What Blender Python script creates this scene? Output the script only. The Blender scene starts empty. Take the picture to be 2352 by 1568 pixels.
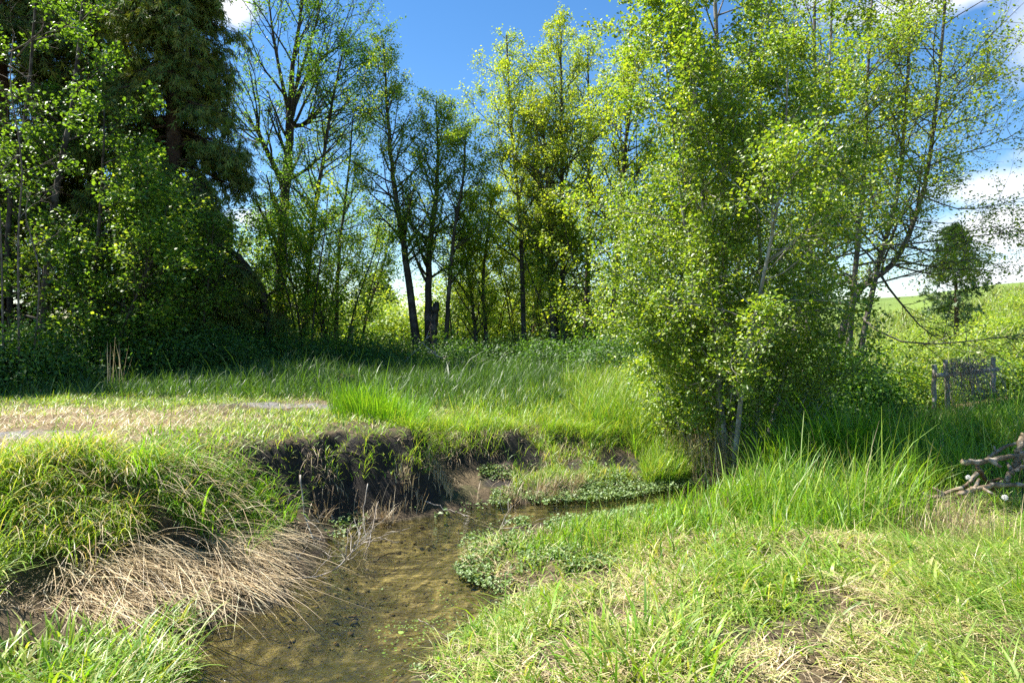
import bpy, math, random
import numpy as np
from mathutils import Vector

rng = np.random.default_rng(11)
random.seed(11)
PI = math.pi
sc = bpy.context.scene
COL = sc.collection

# ------------------------------------------------------------------ camera
cam_d = bpy.data.cameras.new('camera')
cam = bpy.data.objects.new('camera', cam_d)
COL.objects.link(cam)
cam_d.sensor_width = 36.0
cam_d.lens = 24.0
cam_d.shift_y = -44.0 / 2352.0
cam_d.clip_start = 0.05
cam_d.clip_end = 3000.0
cam.location = (0.0, 0.0, 2.0)
cam.rotation_euler = (PI / 2, 0, 0)
sc.camera = cam

# ------------------------------------------------------------------ light
SUN_ELEV = math.radians(57)
SUN_AZ = math.atan2(-0.93, 0.27)            # from +Y, towards +X
SUN_STRENGTH = 4.3
SKY_STRENGTH = 0.07
EXPOSURE = 1.55
to_sun = Vector((math.sin(SUN_AZ) * math.cos(SUN_ELEV), math.cos(SUN_AZ) * math.cos(SUN_ELEV), math.sin(SUN_ELEV)))
sl = bpy.data.lights.new('sun', 'SUN')
sl.energy = SUN_STRENGTH
sl.angle = math.radians(0.5)
sl.color = (1.0, 0.95, 0.86)
so = bpy.data.objects.new('sun', sl)
COL.objects.link(so)
so.rotation_euler = to_sun.to_track_quat('Z', 'Y').to_euler()

sc.view_settings.view_transform = 'Standard'
sc.view_settings.look = 'None'
sc.view_settings.exposure = EXPOSURE
sc.view_settings.gamma = 1.0
sc.view_settings.use_curve_mapping = False
sc.render.engine = 'CYCLES'
cy = sc.cycles
cy.max_bounces = 10
cy.diffuse_bounces = 7
cy.glossy_bounces = 2
cy.transmission_bounces = 4
cy.transparent_max_bounces = 8
cy.caustics_reflective = False
cy.caustics_refractive = False
cy.use_denoising = False
cy.sample_clamp_direct = 4.0
cy.sample_clamp_indirect = 6.0
cy.use_adaptive_sampling = True
cy.adaptive_threshold = 0.012


class NT:
    """small helper round a node tree"""
    def __init__(self, tree):
        self.t = tree
        tree.nodes.clear()

    def n(self, kind, **kw):
        nd = self.t.nodes.new(kind)
        for k, v in kw.items():
            if k in nd.bl_rna.properties and not k.startswith('i_'):
                setattr(nd, k, v)
        return nd

    def l(self, a, b):
        self.t.links.new(a, b)

    def val(self, sock, v):
        if hasattr(v, 'is_output'):
            self.l(v, sock)
        else:
            sock.default_value = v

    def math(self, op, a, b=0.0, c=None, clamp=False):
        m = self.n('ShaderNodeMath', operation=op)
        m.use_clamp = clamp
        self.val(m.inputs[0], a)
        self.val(m.inputs[1], b)
        if c is not None:
            self.val(m.inputs[2], c)
        return m.outputs[0]

    def vmath(self, op, a, b=(0, 0, 0)):
        m = self.n('ShaderNodeVectorMath', operation=op)
        self.val(m.inputs[0], a)
        self.val(m.inputs[1], b)
        return m.outputs['Value'] if op in ('LENGTH', 'DOT_PRODUCT', 'DISTANCE') else m.outputs[0]

    def noise(self, vec, scale, detail=4.0, rough=0.55):
        m = self.n('ShaderNodeTexNoise')
        if vec is not None:
            self.l(vec, m.inputs['Vector'])
        m.inputs['Scale'].default_value = scale
        m.inputs['Detail'].default_value = detail
        m.inputs['Roughness'].default_value = rough
        return m.outputs['Fac']

    def ramp(self, fac, stops):
        m = self.n('ShaderNodeValToRGB')
        e = m.color_ramp.elements
        while len(e) < len(stops):
            e.new(0.5)
        for el, (p, c) in zip(e, stops):
            el.position = p
            el.color = (*c, 1) if len(c) == 3 else c
        self.l(fac, m.inputs[0])
        return m.outputs[0]

    def mix(self, fac, a, b, blend='MIX'):
        m = self.n('ShaderNodeMix', data_type='RGBA', blend_type=blend)
        self.val(m.inputs[0], fac)
        for s, v in ((m.inputs[6], a), (m.inputs[7], b)):
            self.val(s, (*v, 1) if isinstance(v, tuple) and len(v) == 3 else v)
        return m.outputs[2]


# ------------------------------------------------------------------ sky
world = bpy.data.worlds.new('World')
sc.world = world
world.use_nodes = True
w = NT(world.node_tree)
sky = w.n('ShaderNodeTexSky', sky_type='NISHITA')
sky.sun_disc = False
sky.sun_elevation = SUN_ELEV
sky.sun_rotation = SUN_AZ
sky.altitude = 300
sky.air_density = 1.0
sky.dust_density = 0.1
sky.ozone_density = 3.0
hs = w.n('ShaderNodeHueSaturation')
hs.inputs['Saturation'].default_value = 1.24
hs.inputs['Value'].default_value = 1.0
w.l(sky.outputs[0], hs.inputs['Color'])
tc = w.n('ShaderNodeTexCoord')
dirv = tc.outputs['Generated']
n1 = w.noise(dirv, 7.0, 7.0, 0.6)
n2 = w.noise(dirv, 22.0, 5.0, 0.6)
nn = w.math('ADD', w.math('MULTIPLY', n1, 1.5), w.math('MULTIPLY', n2, 0.6))


def pix_dir(X, Y):
    v = Vector(((X - 1176) / 1568, 1.0, (740 - Y) / 1568))
    return v.normalized()


cloud = None
for (X, Y, ex, ez, s) in ((2330, 520, .11, .034, 1.0), (2300, 430, .10, .026, .9), (2350, 640, .12, .03, .95), (2100, 10, .12, .022, .8),
                          (1890, -10, .05, .02, .6), (525, 5, .045, .03, 1.0), (2390, 60, .05, .07, .5), (575, 500, .04, .018, .9),
                          (-300, 450, .3, .08, .8), (3200, 300, .3, .12, 1.0)):
    c = pix_dir(X, Y)
    d = w.vmath('SUBTRACT', dirv, tuple(c))
    d = w.vmath('DIVIDE', d, (ex, ex, ez))
    ln = w.vmath('LENGTH', d)
    m = w.math('SUBTRACT', w.math('ADD', w.math('MULTIPLY', ln, -1.0), nn), 0.02)
    m = w.math('MULTIPLY', w.math('MULTIPLY', m, 1.6, clamp=True), s)
    cloud = m if cloud is None else w.math('MAXIMUM', cloud, m)
skyc = w.mix(cloud, hs.outputs[0], (6.3, 6.5, 6.8))
bg = w.n('ShaderNodeBackground')
bg.inputs['Strength'].default_value = SKY_STRENGTH
w.l(skyc, bg.inputs['Color'])
wo = w.n('ShaderNodeOutputWorld')
w.l(bg.outputs[0], wo.inputs['Surface'])


# ------------------------------------------------------------------ helpers
def at(X, Y, d):
    """a point on the sight line through a place in the photograph, d metres ahead"""
    return np.array([(X - 1176) / 1568 * d, d, 2.0 + (740 - Y) / 1568 * d])


def px(x, y, z):
    return 1176 + x / y * 1568, 740 + (2.0 - z) / y * 1568


_tab = rng.random((256, 256))


def vnoise(x, y, s=1.0, o=0):
    x = np.asarray(x) * s + 37.3 * o
    y = np.asarray(y) * s + 91.7 * o
    xi = np.floor(x).astype(int); yi = np.floor(y).astype(int)
    fx = x - xi; fy = y - yi
    fx = fx * fx * (3 - 2 * fx); fy = fy * fy * (3 - 2 * fy)
    a = _tab[xi & 255, yi & 255]; b = _tab[(xi + 1) & 255, yi & 255]
    c = _tab[xi & 255, (yi + 1) & 255]; d = _tab[(xi + 1) & 255, (yi + 1) & 255]
    return (a * (1 - fx) + b * fx) * (1 - fy) + (c * (1 - fx) + d * fx) * fy


def fbm(x, y, s=1.0, o=0, n=3):
    v = 0; a = 0.5
    for k in range(n):
        v = v + a * vnoise(x, y, s * 2 ** k, o + k)
        a *= 0.5
    return v / (1 - 0.5 ** n)


def sstep(a, b, x):
    t = np.clip((np.asarray(x, float) - a) / (b - a), 0, 1)
    return t * t * (3 - 2 * t)


def nrm(v):
    return v / np.maximum(np.linalg.norm(v, axis=-1, keepdims=True), 1e-9)


def make_mesh(name, verts, faces, mat, parent=None, col=None, smooth=False, loc=None):
    """faces: list of int arrays (n,k)"""
    verts = np.asarray(verts, np.float32)
    if loc is not None:
        verts = verts - np.asarray(loc, np.float32)
    me = bpy.data.meshes.new(name)
    me.vertices.add(len(verts))
    me.vertices.foreach_set('co', verts.ravel())
    loops = np.concatenate([f.ravel() for f in faces]).astype(np.int32)
    tot = np.concatenate([np.full(len(f), f.shape[1], np.int32) for f in faces])
    st = np.concatenate([[0], np.cumsum(tot)[:-1]]).astype(np.int32)
    me.loops.add(len(loops))
    me.loops.foreach_set('vertex_index', loops)
    me.polygons.add(len(tot))
    me.polygons.foreach_set('loop_start', st)
    if smooth:
        me.polygons.foreach_set('use_smooth', np.ones(len(tot), bool))
    me.update(calc_edges=True)
    if col is not None:
        ca = me.color_attributes.new('Col', 'FLOAT_COLOR', 'POINT')
        c4 = np.ones((len(verts), 4), np.float32)
        c4[:, :3] = col
        ca.data.foreach_set('color', c4.ravel())
    me.materials.append(mat)
    o = bpy.data.objects.new(name, me)
    COL.objects.link(o)
    if parent is not None:
        o.parent = parent
    elif loc is not None:
        o.location = tuple(float(v) for v in loc)
    return o


def tag(o, label=None, cat=None, group=None, kind=None):
    if label: o['label'] = label
    if cat: o['category'] = cat
    if group: o['group'] = group
    if kind: o['kind'] = kind
    return o


def thing(name, label, cat, loc, group=None):
    o = bpy.data.objects.new(name, None)
    o.empty_display_size = 0.2
    COL.objects.link(o)
    o.location = tuple(float(v) for v in loc)
    return tag(o, label, cat, group)


def pcopy(o, p):
    c = o.copy(); COL.objects.link(c); c.parent = p
    return c


def tubes(P, R, sides=5, cap=True):
    """P (N,K,3), R (N,K) -> verts, faces"""
    N, K, _ = P.shape
    T = np.empty_like(P)
    T[:, 1:-1] = P[:, 2:] - P[:, :-2]; T[:, 0] = P[:, 1] - P[:, 0]; T[:, -1] = P[:, -1] - P[:, -2]
    T = nrm(T)
    ref = np.zeros_like(T); ref[..., 0] = 1.0
    par = np.abs(T[..., 0]) > 0.9
    ref[par] = (0, 1, 0)
    U = nrm(np.cross(T, ref)); V = np.cross(T, U)
    a = np.arange(sides) / sides * 2 * PI
    ring = (P[:, :, None, :] + R[:, :, None, None] * (np.cos(a)[None, None, :, None] * U[:, :, None, :] + np.sin(a)[None, None, :, None] * V[:, :, None, :]))
    verts = ring.reshape(-1, 3)
    idx = np.arange(N * K * sides).reshape(N, K, sides)
    nx = np.roll(idx, -1, axis=2)
    q = np.stack([idx[:, :-1], nx[:, :-1], nx[:, 1:], idx[:, 1:]], axis=-1).reshape(-1, 4)
    faces = [q]
    if cap:
        faces.append(idx[:, -1].reshape(-1, sides))
        faces.append(idx[:, 0, ::-1].reshape(-1, sides))
    return verts, faces


class Bag:
    """collects vertex / face / colour arrays for one mesh"""
    def __init__(self):
        self.v = []; self.f = []; self.c = []; self.n = 0

    def add(self, v, faces, col=None):
        if len(v) == 0: return
        for f in faces: self.f.append(f + self.n)
        self.v.append(v)
        if col is not None:
            self.c.append(np.broadcast_to(col, (len(v), 3)))
        self.n += len(v)

    def build(self, name, mat, parent=None, smooth=False, loc=None):
        by = {}
        for f in self.f: by.setdefault(f.shape[1], []).append(f)
        return make_mesh(name, np.concatenate(self.v), [np.concatenate(x) for x in by.values()], mat, parent,
                         np.concatenate(self.c) if self.c else None, smooth, loc)


def spline(pts, K):
    """Catmull-Rom through control points"""
    p = np.asarray(pts, float)
    p = np.vstack([2 * p[0] - p[1], p, 2 * p[-1] - p[-2]])
    n = len(p) - 3
    out = []
    for u in np.linspace(0, n - 1e-6, K):
        i = int(u); t = u - i
        a, b, c, d = p[i], p[i + 1], p[i + 2], p[i + 3]
        out.append(0.5 * (2 * b + (c - a) * t + (2 * a - 5 * b + 4 * c - d) * t * t + (3 * b - a - 3 * c + d) * t ** 3))
    return np.array(out)


def along(P, idx, t):
    """points and tangents on polylines P[idx] at fractions t"""
    K = P.shape[1]
    u = np.clip(t, 0, 0.9999) * (K - 1)
    i = u.astype(int); f = (u - i)[:, None]
    a = P[idx, i]; b = P[idx, i + 1]
    return a * (1 - f) + b * f, nrm(b - a)


def grow(P, idx, t, ang, length, curl, wob, K, flat=0.0, az=None):
    """child branches at P[idx](t): ang from parent, curl = upward bend along the branch, flat damps the vertical part"""
    n = len(idx)
    p0, T = along(P, idx, t)
    r = rng.normal(size=(n, 3))
    if az is not None:
        r = az + 0.35 * r
    r[:, 2] *= (1 - flat)
    side = nrm(r - T * np.sum(r * T, axis=1, keepdims=True))
    d = nrm(T * np.cos(ang)[:, None] + side * np.sin(ang)[:, None])
    out = np.empty((n, K, 3)); out[:, 0] = p0
    step = (length / (K - 1))[:, None]
    cv = np.asarray(curl) * np.ones(n)
    for k in range(1, K):
        d = nrm(d + rng.normal(size=(n, 3)) * wob + np.stack([0 * cv, 0 * cv, cv / (K - 1)], 1))
        out[:, k] = out[:, k - 1] + d * step
    return out


def leaf_mesh(pos, nor, dirn, size, col, hexa=True, asp=0.8):
    """leaf blades: six-sided folded, or four-sided"""
    n = len(pos)
    nor = nrm(nor)
    d = nrm(dirn - nor * np.sum(dirn * nor, axis=1, keepdims=True))
    s = np.cross(nor, d)
    L = size[:, None]
    if hexa:
        fold = 0.18
        tmpl = [(0, 0, 0), (.28, .42, fold), (.68, .36, fold), (1, 0, -.05), (.68, -.36, fold), (.28, -.42, fold)]
        v = np.stack([pos + L * (a * d + b * asp * s + c * asp * nor) for a, b, c in tmpl], 1).reshape(-1, 3)
        b = np.arange(n)[:, None] * 6
        f = np.concatenate([b + np.array([0, 1, 2, 3]), b + np.array([0, 3, 4, 5])])
        m = 6
    else:
        tmpl = [(0, 0), (.5, .42), (1, 0), (.5, -.42)]
        v = np.stack([pos + L * (a * d + b * asp * s) for a, b in tmpl], 1).reshape(-1, 3)
        f = np.arange(n * 4).reshape(n, 4)
        m = 4
    c = np.repeat(col, m, axis=0)
    return v, [f], c


def pal(n, cols, jit=0.18):
    """random albedo out of a palette"""
    cols = np.asarray(cols, float)
    a = cols[rng.integers(0, len(cols), n)]; b = cols[rng.integers(0, len(cols), n)]
    t = rng.random((n, 1))
    c = a * t + b * (1 - t)
    return np.clip(c * np.exp(rng.normal(0, jit, (n, 1))), 0.003, 0.85)


def blades(pos, h, az, th0, th1, width, col, K=4, wtip=0.12, power=1.3):
    """grass blades. az lean direction, th0/th1 tilt from vertical at root and tip"""
    n = len(pos)
    ld = np.stack([np.cos(az), np.sin(az), 0 * az], 1)
    wd = np.stack([-np.sin(az), np.cos(az), 0 * az], 1)
    tw = rng.normal(0, 0.7, n)
    wd = nrm(wd * np.cos(tw)[:, None] + ld * np.sin(tw)[:, None] * 0.8)
    pts = [pos]
    p = pos
    for k in range(K):
        u = (k + 0.5) / K
        th = th0 + (th1 - th0) * u ** power
        p = p + (h / K)[:, None] * (np.sin(th)[:, None] * ld + np.cos(th)[:, None] * np.array([0, 0, 1.0]))
        pts.append(p)
    V = np.empty((n, (K + 1) * 2, 3))
    for k in range(K + 1):
        u = k / K
        wk = width * (0.75 + 0.6 * u - 1.35 * u * u + wtip * u)
        V[:, 2 * k] = pts[k] - wd * (wk / 2)[:, None]
        V[:, 2 * k + 1] = pts[k] + wd * (wk / 2)[:, None]
    b = np.arange(n)[:, None] * ((K + 1) * 2)
    f = np.concatenate([b + np.array([2 * k, 2 * k + 1, 2 * k + 3, 2 * k + 2]) for k in range(K)])
    c = np.repeat(col, (K + 1) * 2, axis=0)
    return V.reshape(-1, 3), [f], c


# ------------------------------------------------------------------ materials
def mat_foliage(name, trans=0.42, gloss=0.06, rough=0.5, tcol=(1.25, 1.15, 0.45), bump=False):
    m = bpy.data.materials.new(name); m.use_nodes = True
    t = NT(m.node_tree)
    a = t.n('ShaderNodeAttribute', attribute_name='Col').outputs['Color']
    geo = t.n('ShaderNodeNewGeometry')
    nz = t.noise(geo.outputs['Position'], 60.0, 2.0)
    a = t.mix(1.0, a, t.ramp(nz, [(0.3, (.78, .78, .78)), (0.7, (1.2, 1.2, 1.2))]), 'MULTIPLY')
    df = t.n('ShaderNodeBsdfDiffuse'); t.l(a, df.inputs['Color'])
    tl = t.n('ShaderNodeBsdfTranslucent'); t.l(t.mix(1.0, a, tcol, 'MULTIPLY'), tl.inputs['Color'])
    mx = t.n('ShaderNodeMixShader'); mx.inputs[0].default_value = trans
    t.l(df.outputs[0], mx.inputs[1]); t.l(tl.outputs[0], mx.inputs[2])
    gl = t.n('ShaderNodeBsdfGlossy'); gl.inputs['Roughness'].default_value = rough
    gl.inputs['Color'].default_value = (1, 1, 1, 1)
    lw = t.n('ShaderNodeLayerWeight'); lw.inputs[0].default_value = 0.35
    fac = t.math('MULTIPLY_ADD', lw.outputs['Facing'], gloss * 1.5, gloss * 0.35)
    mg = t.n('ShaderNodeMixShader'); t.l(fac, mg.inputs[0])
    t.l(mx.outputs[0], mg.inputs[1]); t.l(gl.outputs[0], mg.inputs[2])
    out = t.n('ShaderNodeOutputMaterial'); t.l(mg.outputs[0], out.inputs[0])
    return m


def mat_bark(name, c1, c2, c3, scale=14.0, bump=0.6, rough=0.85, stretch=(1, 1, 0.3)):
    m = bpy.data.materials.new(name); m.use_nodes = True
    t = NT(m.node_tree)
    tc = t.n('ShaderNodeTexCoord')
    mp = t.n('ShaderNodeMapping'); t.l(tc.outputs['Object'], mp.inputs[0]); mp.inputs['Scale'].default_value = stretch
    n1 = t.noise(mp.outputs[0], scale, 6.0, 0.65)
    n2 = t.noise(tc.outputs['Object'], scale * 0.35, 3.0)
    c = t.mix(t.ramp(n1, [(0.35, (0, 0, 0)), (0.65, (1, 1, 1))]), c1, c2)
    c = t.mix(t.ramp(n2, [(0.5, (0, 0, 0)), (0.62, (1, 1, 1))]), c, c3)
    b = t.n('ShaderNodeBsdfPrincipled')
    t.l(c, b.inputs['Base Color']); b.inputs['Roughness'].default_value = rough
    b.inputs['Specular IOR Level'].default_value = 0.25
    bp = t.n('ShaderNodeBump'); bp.inputs['Strength'].default_value = bump; bp.inputs['Distance'].default_value = 0.02
    t.l(n1, bp.inputs['Height']); t.l(bp.outputs[0], b.inputs['Normal'])
    out = t.n('ShaderNodeOutputMaterial'); t.l(b.outputs[0], out.inputs[0])
    return m


M_LEAF = mat_foliage('alder_leaf', 0.50, 0.07, 0.45, (1.55, 1.5, .45))
M_LEAF_FAR = mat_foliage('thin_leaf', 0.52, 0.04, 0.5, (1.75, 1.6, .65))
M_CEDAR = mat_foliage('cedar_spray', 0.22, 0.05, 0.5, (1.1, 1.1, 0.5))
M_GRASS = mat_foliage('grass_blade', 0.45, 0.06, 0.45, (1.32, 1.32, .4))
M_STRAW = mat_foliage('straw_blade', 0.25, 0.06, 0.45, (1.05, 1.0, 0.8))
M_CRESS = mat_foliage('cress_leaf', 0.30, 0.05, 0.50)
B_ALDER = mat_bark('alder_bark', (.30, .28, .25), (.16, .14, .12), (.42, .41, .38), 16)
B_DARK = mat_bark('dark_bark', (.085, .068, .052), (.035, .028, .022), (.12, .105, .085), 12)
B_CEDAR = mat_bark('cedar_bark', (.10, .06, .04), (.05, .032, .022), (.13, .09, .06), 12)
B_PALE = mat_bark('bleached_wood', (.42, .36, .29), (.28, .23, .18), (.50, .46, .40), 30)
B_TWIG = mat_bark('dry_twig', (.30, .24, .17), (.19, .15, .10), (.38, .33, .26), 30)
B_LOG = mat_bark('weathered_log', (.33, .25, .165), (.11, .08, .05), (.44, .37, .28), 34, 1.0, 0.95, (.35, 1, 1))
B_ROT = mat_bark('rotten_wood', (.16, .09, .045), (.06, .035, .02), (.22, .15, .09), 20, 1.0)
B_POST = mat_bark('grey_post', (.46, .42, .36), (.26, .23, .19), (.54, .51, .46), 30, 0.5)

# ------------------------------------------------------------------ terrain
# creek banks: x, y of the water's edge, shelf width, width of the rise, height of the bank top
LEFT = np.array([
    (-1.0, -8, .6, 1.2, .6), (-1.3, .5, .6, 1.2, .6), (-1.75, 3.0, .6, 1.2, .65), (-1.87, 3.79, .6, 1.6, .78), (-2.02, 4.3, .5, 1.7, .82),
    (-1.9, 4.6, .4, 1.7, .86), (-1.62, 4.85, .3, 1.7, .88), (-1.58, 5.2, .25, 1.7, .88), (-1.72, 5.75, .2, 1.5, .88), (-1.7, 6.3, .15, 1.0, .86),
    (-1.5, 6.8, .1, .42, .82), (-.96, 6.97, .12, .42, .8), (-.57, 7.13, .25, .4, .74), (-.22, 7.45, .4, .7, .66), (.59, 7.62, .7, .95, .58),
    (1.34, 7.88, .65, .9, .52), (2.02, 8.25, .5, .6, .48), (2.94, 8.96, .3, .6, .48), (3.9, 9.9, .2, .6, .5), (5.0, 10.6, .2, .6, .5),
    (5.9, 10.8, .1, .5, .3), (12, 11.2, .1, .5, .3), (30, 12, .1, .5, .3)], float)
RIGHT = np.array([
    (.2, -8, .3, 1.2, .35), (-.1, .5, .3, 1.2, .35), (-.45, 3.0, .2, 1.3, .36), (-.52, 3.79, .15, 1.3, .36), (-.44, 4.13, .12, 1.3, .36),
    (-.1, 4.54, .12, 1.3, .36), (.06, 4.9, .12, 1.3, .36), (-.25, 5.3, .5, 1.2, .34), (-.45, 5.6, .8, 1.2, .32), (-.42, 6.1, .8, 1.0, .3),
    (.1, 6.6, .45, .9, .26), (.73, 6.88, .2, .8, .22), (1.45, 7.24, .12, .7, .2), (2.1, 7.68, .1, .7, .2), (2.85, 8.35, .1, .7, .22),
    (3.5, 8.9, .1, .8, .25), (4.4, 9.6, .2, .9, .3), (5.2, 10.2, .2, .6, .3), (5.9, 10.75, .1, .5, .3), (12, 11.15, .1, .5, .3), (30, 11.95, .1, .5, .3)], float)


def pl_dist(x, y, L):
    best = np.full(x.shape, 1e9); par = np.zeros(x.shape)
    for i in range(len(L) - 1):
        ax, ay = L[i, :2]; bx, by = L[i + 1, :2]
        dx, dy = bx - ax, by - ay
        t = np.clip(((x - ax) * dx + (y - ay) * dy) / (dx * dx + dy * dy), 0, 1)
        d = np.hypot(x - ax - t * dx, y - ay - t * dy)
        m = d < best
        best = np.where(m, d, best); par = np.where(m, i + t, par)
    return best, par


def in_poly(x, y, poly):
    r = np.zeros(np.shape(x), bool)
    n = len(poly)
    for i in range(n):
        x1, y1 = poly[i]; x2, y2 = poly[(i + 1) % n]
        if y1 == y2: continue
        c = ((y1 > y) != (y2 > y)) & (x < (x2 - x1) * (y - y1) / (y2 - y1) + x1)
        r ^= c
    return r


CREEK = np.vstack([LEFT[:, :2], RIGHT[::-1, :2]])


def creek(x, y):
    """signed distance to the water's edge (negative in the water), side (+1 far/left bank), bank data"""
    # a little raggedness of the edge
    jx = x + 0.16 * (vnoise(x, y, 2.3, 3) - .5) + 0.06 * (vnoise(x, y, 7, 4) - .5)
    jy = y + 0.16 * (vnoise(x, y, 2.3, 5) - .5) + 0.06 * (vnoise(x, y, 7, 6) - .5)
    dl, pl = pl_dist(jx, jy, LEFT); dr, pr = pl_dist(jx, jy, RIGHT)
    ins = in_poly(jx, jy, CREEK)
    s = np.minimum(dl, dr); s = np.where(ins, -s, s)
    left = dl < dr
    out = []
    for k in (2, 3, 4):
        a = np.interp(pl, np.arange(len(LEFT)), LEFT[:, k]); b = np.interp(pr, np.arange(len(RIGHT)), RIGHT[:, k])
        out.append(np.where(left, a, b))
    return s, left, out


def height(x, y):
    x = np.asarray(x, float); y = np.asarray(y, float)
    s, left, (sw, W, H) = creek(x, y)
    nb = fbm(x, y, 1.1, 1)
    W2 = W * (0.75 + 0.6 * fbm(x, y, 1.7, 9))
    sw2 = sw * (0.6 + 0.8 * fbm(x, y, 1.3, 14)) + .34 * np.clip(fbm(x, y, 2.4, 15) - .4, 0, 1) * (left & (y < 12)) * sstep(5.9, 6.6, y)
    shelf = 0.02 + 0.10 * sstep(0, 0.5, s)
    rise = sstep(0, 1, (s - sw2) / W2)
    top = H + 0.10 * (nb - .5)
    # towards the treeline the plateau settles to 0.8, and the right bank climbs gently to the right
    far = sstep(9, 15, y)
    plat = np.where(left, top * (1 - far) + far * 0.8, top + 0.035 * np.clip(x - 1.5, 0, 40) + 0.10 * (fbm(x, y, .6, 8) - .5))
    rx = sstep(.38, .54, x / np.maximum(y, 1)) * sstep(8.0, 9.6, y)      # low ground rising to the right by the fence
    low = .22 + .2 * np.clip(x - .62 * y, 0, 5)
    plat = plat * (1 - rx) + low * rx
    rise = np.maximum(rise, rx * sstep(5.5, 6.5, x))
    z = shelf + (plat - shelf) * rise
    z = z + 0.05 * (fbm(x, y, 3.0, 12) - .5) * sstep(0, .3, s) + 0.025 * (vnoise(x, y, 11, 2) - .5) * sstep(0, .1, s)
    # lumps on the cut face
    face = rise * (1 - rise) * 4
    z = z + 0.12 * face * (fbm(x, y, 5, 21) - .5)
    bed = -0.03 - 0.20 * sstep(0, 0.55, -s) + 0.04 * (fbm(x, y, 4, 17) - .5)
    z = np.where(s < 0, bed, z)
    # hill far to the right, and a low ridge behind
    ramp = sstep(22, 80, y)
    z = z + ramp * np.clip(x - 27, 0, 50) * 0.137
    z = z + 4.0 * sstep(120, 500, y) * fbm(x, y, .006, 30)
    return z


def axis(a, b, step, lo, hi, g=1.09):
    v = list(np.arange(a, b, step))
    s = step
    x = v[0]
    pre = []
    while x > lo:
        s *= g; x -= s; pre.append(x)
    s = step; x = v[-1]
    post = []
    while x < hi:
        s *= g; x += s; post.append(x)
    return np.array(pre[::-1] + v + post)


gx = axis(-5.5, 6.5, 0.04, -700, 900)
gy = axis(2.6, 11.2, 0.04, -60, 1500)
GX, GY = np.meshgrid(gx, gy)
tx, ty = GX.ravel(), GY.ravel()
tz = height(tx, ty)
nxg, nyg = len(gx), len(gy)
ids = np.arange(nxg * nyg).reshape(nyg, nxg)
quads = np.stack([ids[:-1, :-1], ids[:-1, 1:], ids[1:, 1:], ids[1:, :-1]], -1).reshape(-1, 4)
s_, left_, (sw_, W_, H_) = creek(tx, ty)
n_a = fbm(tx, ty, 1.6, 40)[:, None]; n_b = fbm(tx, ty, 4.0, 44)[:, None]
SOIL = np.array((.085, .058, .038)); THATCH = np.array((.30, .23, .125)); MOSS = np.array((.085, .10, .03)); PEAT = np.array((.050, .042, .036))
ASH = np.array((.34, .33, .33)); BED = np.array((.098, .082, .038)); MEADOW = np.array((.15, .22, .035)); GREEN = np.array((.06, .085, .02))
c = SOIL * (1 - n_a) + THATCH * n_a
c = np.where(n_b > .55, c * .4 + MOSS * .6, c)
slope = np.gradient(tz.reshape(nyg, nxg), gy, gx)
gr = np.hypot(*slope).ravel()[:, None]
steep = sstep(.7, 1.5, gr) * left_[:, None] * ((ty < 12) & (ty > 6.1))[:, None]
c = c * (1 - steep) + PEAT * steep
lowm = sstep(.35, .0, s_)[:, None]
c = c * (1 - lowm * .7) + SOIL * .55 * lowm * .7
for (bx_, by_, rx_, ry_) in ((.17, 8.55, .26, .3), (1.5, 8.75, .3, .25), (.75, 8.6, .12, .2), (-.1, 8.0, .25, .3)):
    d_ = np.hypot((tx - bx_) / rx_, (ty - by_) / ry_) + 1.0 * (fbm(tx, ty, 4, 58) - .5)
    a = (sstep(1.1, .7, d_) * (tz > .1))[:, None]
    c = c * (1 - a) + PEAT * 1.3 * a
PX, PY = px(tx, np.maximum(ty, .5), tz)


def blob(cx, cy, rx, ry, o):
    d = np.hypot((tx - cx) / rx, (ty - cy) / ry) + 0.9 * (fbm(tx, ty, 1.6, o) - .5)
    return sstep(1.1, .7, d)[:, None]


dry = np.maximum(blob(-5.9, 8.0, 2.7, 1.4, 50), blob(-4.7, 6.5, 1.3, .8, 51))
c = c * (1 - dry) + np.array((.34, .25, .14)) * dry
for (bx_, by_, rx_, ry_) in ((-5.0, 6.95, .9, .22), (-2.9, 9.7, 1.5, .3), (-4.5, 10.1, 1.0, .25)):
    a = blob(bx_, by_, rx_, ry_, 53) * (.35 + .65 * sstep(.35, .6, fbm(tx, ty, 3.5, 54)))[:, None]
    c = c * (1 - a) + ASH * a
dk = blob(-3.6, 10.6, 2.6, .45, 57) * .8
c = c * (1 - dk) + SOIL * .5 * dk
wet = (s_ < 0)[:, None]
bedc = BED * (0.3 + 1.4 * n_b) * (.55 + .9 * fbm(tx, ty, 1.1, 47))[:, None] + np.array((.16, .13, .08)) * sstep(.62, .75, vnoise(tx, ty, 16, 48))[:, None]
bedc = np.where(n_a > .56, bedc * .55 + np.array((.05, .055, .018)) * .5, bedc)
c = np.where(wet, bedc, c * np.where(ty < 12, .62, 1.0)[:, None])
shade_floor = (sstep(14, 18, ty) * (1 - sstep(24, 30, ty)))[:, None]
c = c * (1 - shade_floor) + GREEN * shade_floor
fm = sstep(24, 32, ty)[:, None]
c = c * (1 - fm) + MEADOW * (.7 + .6 * n_a) * fm
fh = sstep(90, 200, ty)[:, None]
c = c * (1 - fh) + np.array((.07, .12, .035)) * fh

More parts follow.
